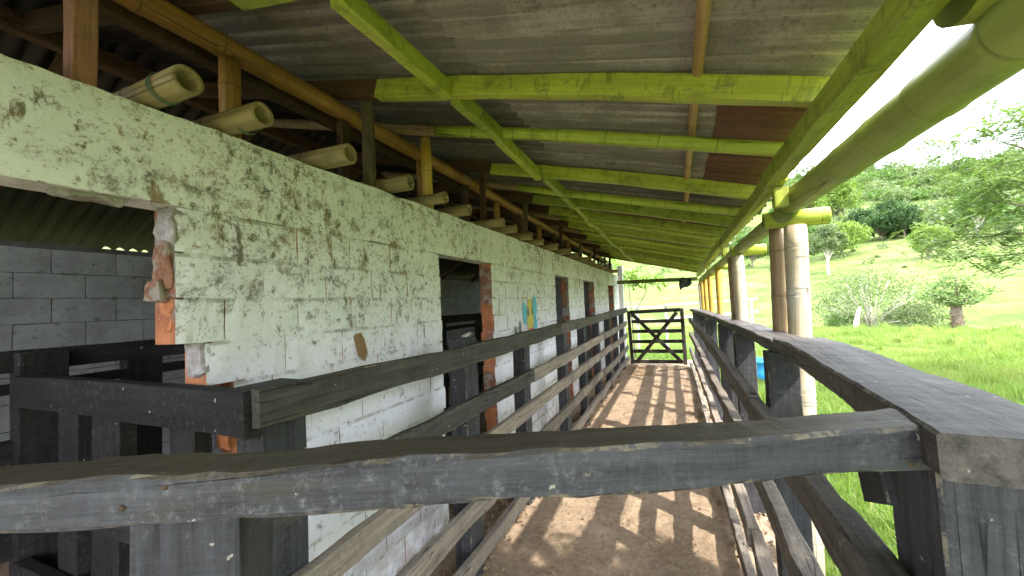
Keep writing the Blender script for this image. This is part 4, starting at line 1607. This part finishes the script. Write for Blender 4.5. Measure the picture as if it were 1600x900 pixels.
def limb(pts, r0_, r1_):
    n = len(pts)
    return pts, [r0_ + (r1_ - r0_) * i / (n - 1) for i in range(n)]


def trunk_mesh(name, limbs, n=7):
    v, f = [], []
    for (pts, rad) in limbs:
        pts = [Vector(p) for p in pts]
        b = len(v)
        N = len(pts)
        for j, p in enumerate(pts):
            t = (pts[min(j + 1, N - 1)] - pts[max(j - 1, 0)]).normalized()
            u = Vector((1, 0, 0)) if abs(t.x) < 0.9 else Vector((0, 1, 0))
            s = t.cross(u).normalized()
            w = s.cross(t)
            for i in range(n):
                a = 2 * math.pi * i / n
                v.append(p + (s * math.cos(a) + w * math.sin(a)) * rad[j])
        for j in range(N - 1):
            for i in range(n):
                i2 = (i + 1) % n
                f.append((b + j * n + i, b + j * n + i2, b + (j + 1) * n + i2, b + (j + 1) * n + i))
        f.append(tuple(b + (N - 1) * n + i for i in range(n)))
    return mesh(name, v, f, True)


def make_kind(seed, h, w, nclump, nleaf, size, trunk_h, sparse=1.0, tall=1.0):
    g = random.Random(seed)
    cl, lim = [], []
    th = h * trunk_h
    lim.append(limb([(0, 0, -0.5), (0.1 * g.uniform(-1, 1), 0.1, th * 0.5), (0.2 * g.uniform(-1, 1), 0.15, th), (0.1, 0.2, h * 0.8)], h * 0.028, h * 0.008))
    for i in range(nclump):
        a = 2.4 * i + g.uniform(-0.5, 0.5)
        q = (i + 0.5) / nclump
        z = th + (h - th) * (0.12 + 0.78 * q)
        prof = math.sin(math.pi * min(1, 0.22 + 0.72 * q)) ** 0.7
        r = w * 0.5 * prof * g.uniform(0.45, 0.85)
        c = (math.cos(a) * r, math.sin(a) * r, z)
        rad = w * g.uniform(0.14, 0.24)
        cl.append((c, (rad, rad, rad * g.uniform(0.55, 0.85) * tall), int(nleaf * g.uniform(0.6, 1.3))))
        lim.append(limb([(0.1, 0.1, th * g.uniform(0.55, 1.0)), (c[0] * 0.5, c[1] * 0.5, (z + th) * 0.5 + 0.1), c], h * 0.012, h * 0.004))
    return np_mesh('crown', leaves(cl, size, seed), 4), trunk_mesh('trunk', lim)


KIND = {
    'round': make_kind(1, 7.0, 7.0, 20, 230, 0.22, 0.28),
    'broad': make_kind(2, 5.0, 7.5, 22, 210, 0.19, 0.22),
    'tall': make_kind(3, 10.0, 6.0, 20, 210, 0.24, 0.42),
    'airy': make_kind(4, 4.2, 6.4, 34, 260, 0.065, 0.22),
    'plume': make_kind(5, 10.0, 8.0, 26, 230, 0.27, 0.10, tall=1.8),
    'bush': make_kind(6, 2.4, 3.4, 16, 260, 0.07, 0.08),
}
KM = {}


def tree(name, kind, az, r, s, leafm, barkm, label, group=None, rot=0.0, cat='tree'):
    x, y = r * math.sin(R(az)), r * math.cos(R(az))
    z = tz(x, y)
    t = thing(name, label, cat, (x, y, z), group)
    mw = Matrix.Translation((x, y, z - 0.05)) @ Matrix.Rotation(rot, 4, 'Z') @ Matrix.Diagonal((s, s, s, 1))
    for part, idx, m in (('trunk', 1, barkm), ('crown', 0, leafm)):
        key = (kind, idx, m)
        if key not in KM:
            me = KIND[kind][idx].copy()
            me.materials.append(M[m])
            KM[key] = me
        add(part, KM[key], None, t, mw)
    return t


tree('hillside_tree', 'airy', 19.5, 30.5, 1.0, 'leafgrey', 'palebark', 'wide airy grey-green tree with pale branches at the far edge of the field', rot=0.4)
tree('hillside_tree', 'bush', 22.8, 30.0, 0.95, 'leafgrey', 'palebark', 'low bushy shrub right of the airy pale-branched tree', rot=2.0, cat='shrub')
tree('hillside_tree', 'bush', 17.2, 29.5, 0.70, 'leaf', 'bark', 'low green shrub left of the airy pale-branched tree', rot=1.0, cat='shrub')
tree('hillside_tree', 'tall', 16.3, 60, 0.62, 'leafgrey', 'palebark', 'slim tree with a bare pale trunk alone on the grassy slope', rot=0.5)
tree('hillside_tree', 'broad', 17.6, 74, 0.95, 'leafpale', 'bark', 'yellow-green spreading tree on the slope above the slim pale-trunked tree', rot=2.2)
tree('hillside_tree', 'round', 14.4, 70, 0.80, 'leaf', 'bark', 'round green tree on the slope just right of the bamboo posts', rot=0.3)
tree('hillside_tree', 'plume', 17.4, 122, 1.15, 'leafpale', 'bark', 'huge feathery yellow-green bamboo clump high on the hill', rot=0.9, cat='bamboo clump')
tree('hillside_tree', 'plume', 15.0, 116, 0.95, 'leafpale', 'bark', 'smaller feathery bamboo clump left of the huge one on the hill', rot=2.9, cat='bamboo clump')
tree('hillside_tree', 'round', 19.4, 92, 0.80, 'leafdark', 'bark', 'dark round tree leftmost in the dark row across mid hillside', rot=1.7)
tree('hillside_tree', 'broad', 20.9, 88, 0.90, 'leafdark', 'bark', 'dark spreading tree in the middle of the dark row across mid hillside', rot=0.2)
tree('hillside_tree', 'round', 22.6, 86, 0.75, 'leafdark', 'bark', 'dark round tree rightmost in the dark row across mid hillside', rot=2.7)
tree('hillside_tree', 'broad', 21.6, 112, 0.95, 'leafdark', 'bark', 'dark low tree standing alone in the upper clearing', rot=1.1)
tree('hillside_tree', 'round', 24.2, 64, 0.55, 'leafpale', 'bark', 'bright yellow-green tree on the slope behind the shaggy-trunked tree', rot=1.4)
tree('hillside_tree', 'tall', 27.5, 70, 0.65, 'leaf', 'palebark', 'slender tree half hidden behind the drooping branches at right', rot=0.4)
tree('hillside_tree', 'round', 9.0, 72, 0.8, 'leaf', 'bark', 'green tree on the hillside glimpsed between the bamboo posts', rot=0.9)
tree('hillside_tree', 'broad', 11.0, 84, 0.95, 'leafpale', 'bark', 'pale spreading tree on the hillside just left of the tall pale post', rot=2.9)


def far_wood():
    cl = []
    g = random.Random(5)
    for i in range(330):
        az = g.uniform(-2, 36)
        q = g.random()
        r = g.uniform(175, 210) if q < 0.40 else g.uniform(132, 172) if q < 0.80 else g.uniform(84, 112)
        if 17 < az < 30 and 108 < r < 142 and g.random() < 0.85:
            continue
        x, y = r * math.sin(R(az)), r * math.cos(R(az))
        z = tz(x, y)
        s = g.uniform(1.1, 2.7)
        for k in range(3):
            cl.append(((x + g.uniform(-1, 1) * s, y + g.uniform(-1, 1) * s, z + s * g.uniform(0.5, 1.5)), (s, s, s * g.uniform(0.6, 0.9)), 95))
    a = leaves(cl[::2], 0.42, 3)
    b = leaves(cl[1::2], 0.42, 4)
    o = struct(add('distant_wood', np_mesh('distant_wood', a, 4), M['leafgrey']), 'stuff')
    o['label'] = 'distant scrubby woodland covering the upper hillside'
    o = struct(add('distant_wood', np_mesh('distant_wood', b, 4), M['leaf']), 'stuff')
    o['label'] = 'darker distant woodland mixed along the ridge'


far_wood()


def scrub():
    g = random.Random(17)
    cl = []
    for i in range(900):
        az = g.uniform(-12, 34)
        r = 34 + 130 * g.random() ** 0.8
        x, y = r * math.sin(R(az)), r * math.cos(R(az))
        if math.sin(x * 0.09 + 1) * math.cos(y * 0.07) + g.uniform(-0.5, 0.5) < 0.1:
            continue
        s_ = g.uniform(0.15, 0.8) * (0.6 + r / 110)
        cl.append(((x, y, tz(x, y) + s_ * 0.4), (s_ * 1.2, s_ * 1.2, s_ * 0.8), int(34 + 30 * s_)))
    o = struct(add('hillside_scrub', np_mesh('hillside_scrub', leaves(cl, 0.17, 8), 4), M['leafgrey']), 'stuff')
    o['label'] = 'scattered low scrub and tussocks over the grassy slope'


scrub()

# small tree with a shaggy trunk
ax_, ar_ = 25.7, 27.5
sx, sy = ar_ * math.sin(R(ax_)), ar_ * math.cos(R(ax_))
sz = tz(sx, sy)
st_ = thing('shaggy_tree', 'small tree with thick shaggy brown trunk and flat green top at the field edge', 'tree', (sx, sy, sz))
lm = [limb([(0, 0, -0.4), (0.03, 0, 0.6), (0.0, 0.05, 1.3)], 0.20, 0.19), limb([(0, 0.05, 1.15), (0.3, 0, 1.7), (0.9, 0.1, 2.1)], 0.09, 0.03),
      limb([(0, 0.05, 1.15), (-0.3, 0.1, 1.8), (-0.9, 0, 2.0)], 0.09, 0.03), limb([(0, 0.05, 1.15), (0.05, 0, 2.0), (0.1, 0, 2.7)], 0.08, 0.03)]
add('trunk', trunk_mesh('trunk', lm, 9), M['bark'], st_, Matrix.Translation((sx, sy, sz)))
cl = [((0.9, 0.1, 2.1), (0.7, 0.6, 0.28), 260), ((-0.95, 0, 1.95), (0.75, 0.6, 0.25), 260), ((0.1, 0, 2.6), (0.8, 0.7, 0.38), 500), ((-0.2, 0.3, 2.2), (0.8, 0.7, 0.4), 500), ((0.2, -0.2, 1.75), (0.7, 0.6, 0.35), 420), ((-0.3, -0.1, 1.7), (0.6, 0.6, 0.3), 350)]
add('crown', np_mesh('crown', leaves(cl, 0.085, 9, 0.4, 0.6), 4), M['leafairy'], st_, Matrix.Translation((sx, sy, sz)))
lv = leaves([((0, 0, 0.6), (0.27, 0.27, 0.80), 700)], 0.10, 12, 0.15)
add('trunk_fibre', np_mesh('trunk_fibre', lv, 4), M['fibre'], st_, Matrix.Translation((sx, sy, sz)))

# fallen log and stump at the field edge
lg = [(12.35, 23.2), (13.0, 22.8), (13.7, 22.55)]
o = tubepath('fallen_log', [(x, y, tz(x, y) + 0.12 - 0.05 * i) for i, (x, y) in enumerate(lg)], 0.09, M['bark'], None, 8, radii=[0.13, 0.09, 0.05])
tag(o, 'grey-brown fallen log lying in the grass at the field edge', 'log')
x, y = 8.1, 24.6
o = tubepath('dead_stump', [(x, y, tz(x, y) - 0.2), (x + 0.05, y, tz(x, y) + 0.5), (x + 0.22, y, tz(x, y) + 1.2)], 0.1, M['palebark'], None, 8, radii=[0.16, 0.11, 0.05])
tag(o, 'bleached dead stump leaning at the far edge of the field', 'stump')

# near tree whose feathery branches come in from the right
nt = thing('feathery_tree', 'tree with feathery compound leaves reaching in from the right edge', 'tree', (7.0, 8.9, tz(7.0, 8.9)))
CL = [(4.9, 8.54, 4.15), (5.2, 7.99, 3.95), (4.85, 9.09, 4.1), (4.75, 9.27, 3.58), (4.95, 8.67, 3.2), (5.0, 8.09, 3.2), (4.8, 9.12, 3.05), (4.7, 9.48, 2.5), (4.8, 8.84, 2.4),
      (4.9, 8.21, 2.5), (4.85, 8.09, 1.95), (4.75, 9.15, 2.05), (4.55, 9.65, 2.4)]
for _ in range(22):
    a = random.uniform(0, 6.28)
    CL.append((6.9 + math.cos(a) * random.uniform(0.6, 1.9), 8.9 + math.sin(a) * random.uniform(0.6, 1.9), random.uniform(2.2, 5.2)))
lm = [limb([(7.0, 8.9, tz(7, 8.9) - 0.3), (6.95, 8.9, 0.9), (6.85, 8.85, 1.9)], 0.16, 0.11), limb([(6.85, 8.85, 1.85), (6.9, 8.9, 3.2), (6.9, 8.9, 4.6)], 0.10, 0.03)]
for c in CL:
    b = Vector((6.88, 8.88, min(c[2] - 0.2, random.uniform(1.7, 3.6))))
    m_ = (b + Vector(c)) * 0.5 + Vector((0, 0, 0.15))
    lm.append(limb([b, m_, Vector(c)], 0.030, 0.007))
add('trunk', trunk_mesh('trunk', lm, 6), M['bark'], nt)


def sprays():
    g = np.random.default_rng(21)
    out = []
    for ci, c in enumerate(CL):
        for _ in range(70 if ci < 13 else 55):
            o_ = np.array(c) + g.normal(size=3) * np.array([0.34, 0.34, 0.15])
            a = g.uniform(0, 2 * np.pi)
            d = np.array([math.cos(a), math.sin(a), g.uniform(-0.35, 0.15)])
            d /= np.linalg.norm(d)
            side = np.cross(d, [0, 0, 1])
            side /= np.linalg.norm(side)
            L = g.uniform(0.16, 0.32)
            nl = 9
            for k in range(nl):
                t = (k + 0.6) / nl
                p = o_ + d * L * t + np.array([0, 0, -0.10 * t * t])
                ll = 0.075 * (1 - 0.45 * abs(t - 0.4)) * g.uniform(0.85, 1.15)
                for s in (-1, 1):
                    q = (side * s * 0.93 + d * 0.36)
                    q[2] += g.uniform(-0.35, 0.1)
                    w = d * 0.020
                    out.append([p, p + q * ll * 0.5 - w, p + q * ll, p + q * ll * 0.5 + w])
    return np.array(out).reshape(-1, 3)


add('crown', np_mesh('crown', sprays(), 4), M['leafairy'], nt)

# added unseen tree behind the camera, shading the near end of the aisle
bt = thing('added_shade_tree', 'added unseen leafy tree on the open side behind the viewpoint, shading the near railing', 'tree', (3.7, -1.2, tz(3.7, -1.2)))
mw = Matrix.Translation((3.7, -1.2, tz(3.7, -1.2))) @ Matrix.Rotation(0.7, 4, 'Z') @ Matrix.Diagonal((0.62, 0.62, 0.88, 1))
for part, idx, m in (('trunk', 1, 'bark'), ('crown', 0, 'leaf')):
    me = KIND['round'][idx].copy()
    me.materials.append(M[m])
    add(part, me, None, bt, mw)

# leafy plant by the far end of the wall
bp = thing('leafy_plant', 'broad-leaved green plant growing past the far end of the wall', 'plant', (-1.2, 12.6, -0.2))
lv = leaves([((-1.35, 12.6, 2.2), (0.5, 0.4, 0.35), 90), ((-0.7, 12.7, 2.1), (0.55, 0.4, 0.25), 80), ((-1.9, 12.8, 2.4), (0.5, 0.4, 0.5), 80)], 0.14, 33, 0.3)
add('foliage', np_mesh('foliage', lv, 4), M['leafpale'], bp)
add('stem', trunk_mesh('stem', [limb([(-1.25, 12.65, -0.3), (-1.3, 12.65, 1.0), (-1.35, 12.6, 2.2)], 0.03, 0.012), limb([(-1.3, 12.65, 1.0), (-0.9, 12.7, 1.7), (-0.7, 12.7, 2.1)], 0.02, 0.008),
                                limb([(-1.3, 12.65, 1.0), (-1.7, 12.7, 1.8), (-1.9, 12.8, 2.4)], 0.02, 0.008)]), M['bark'], bp)
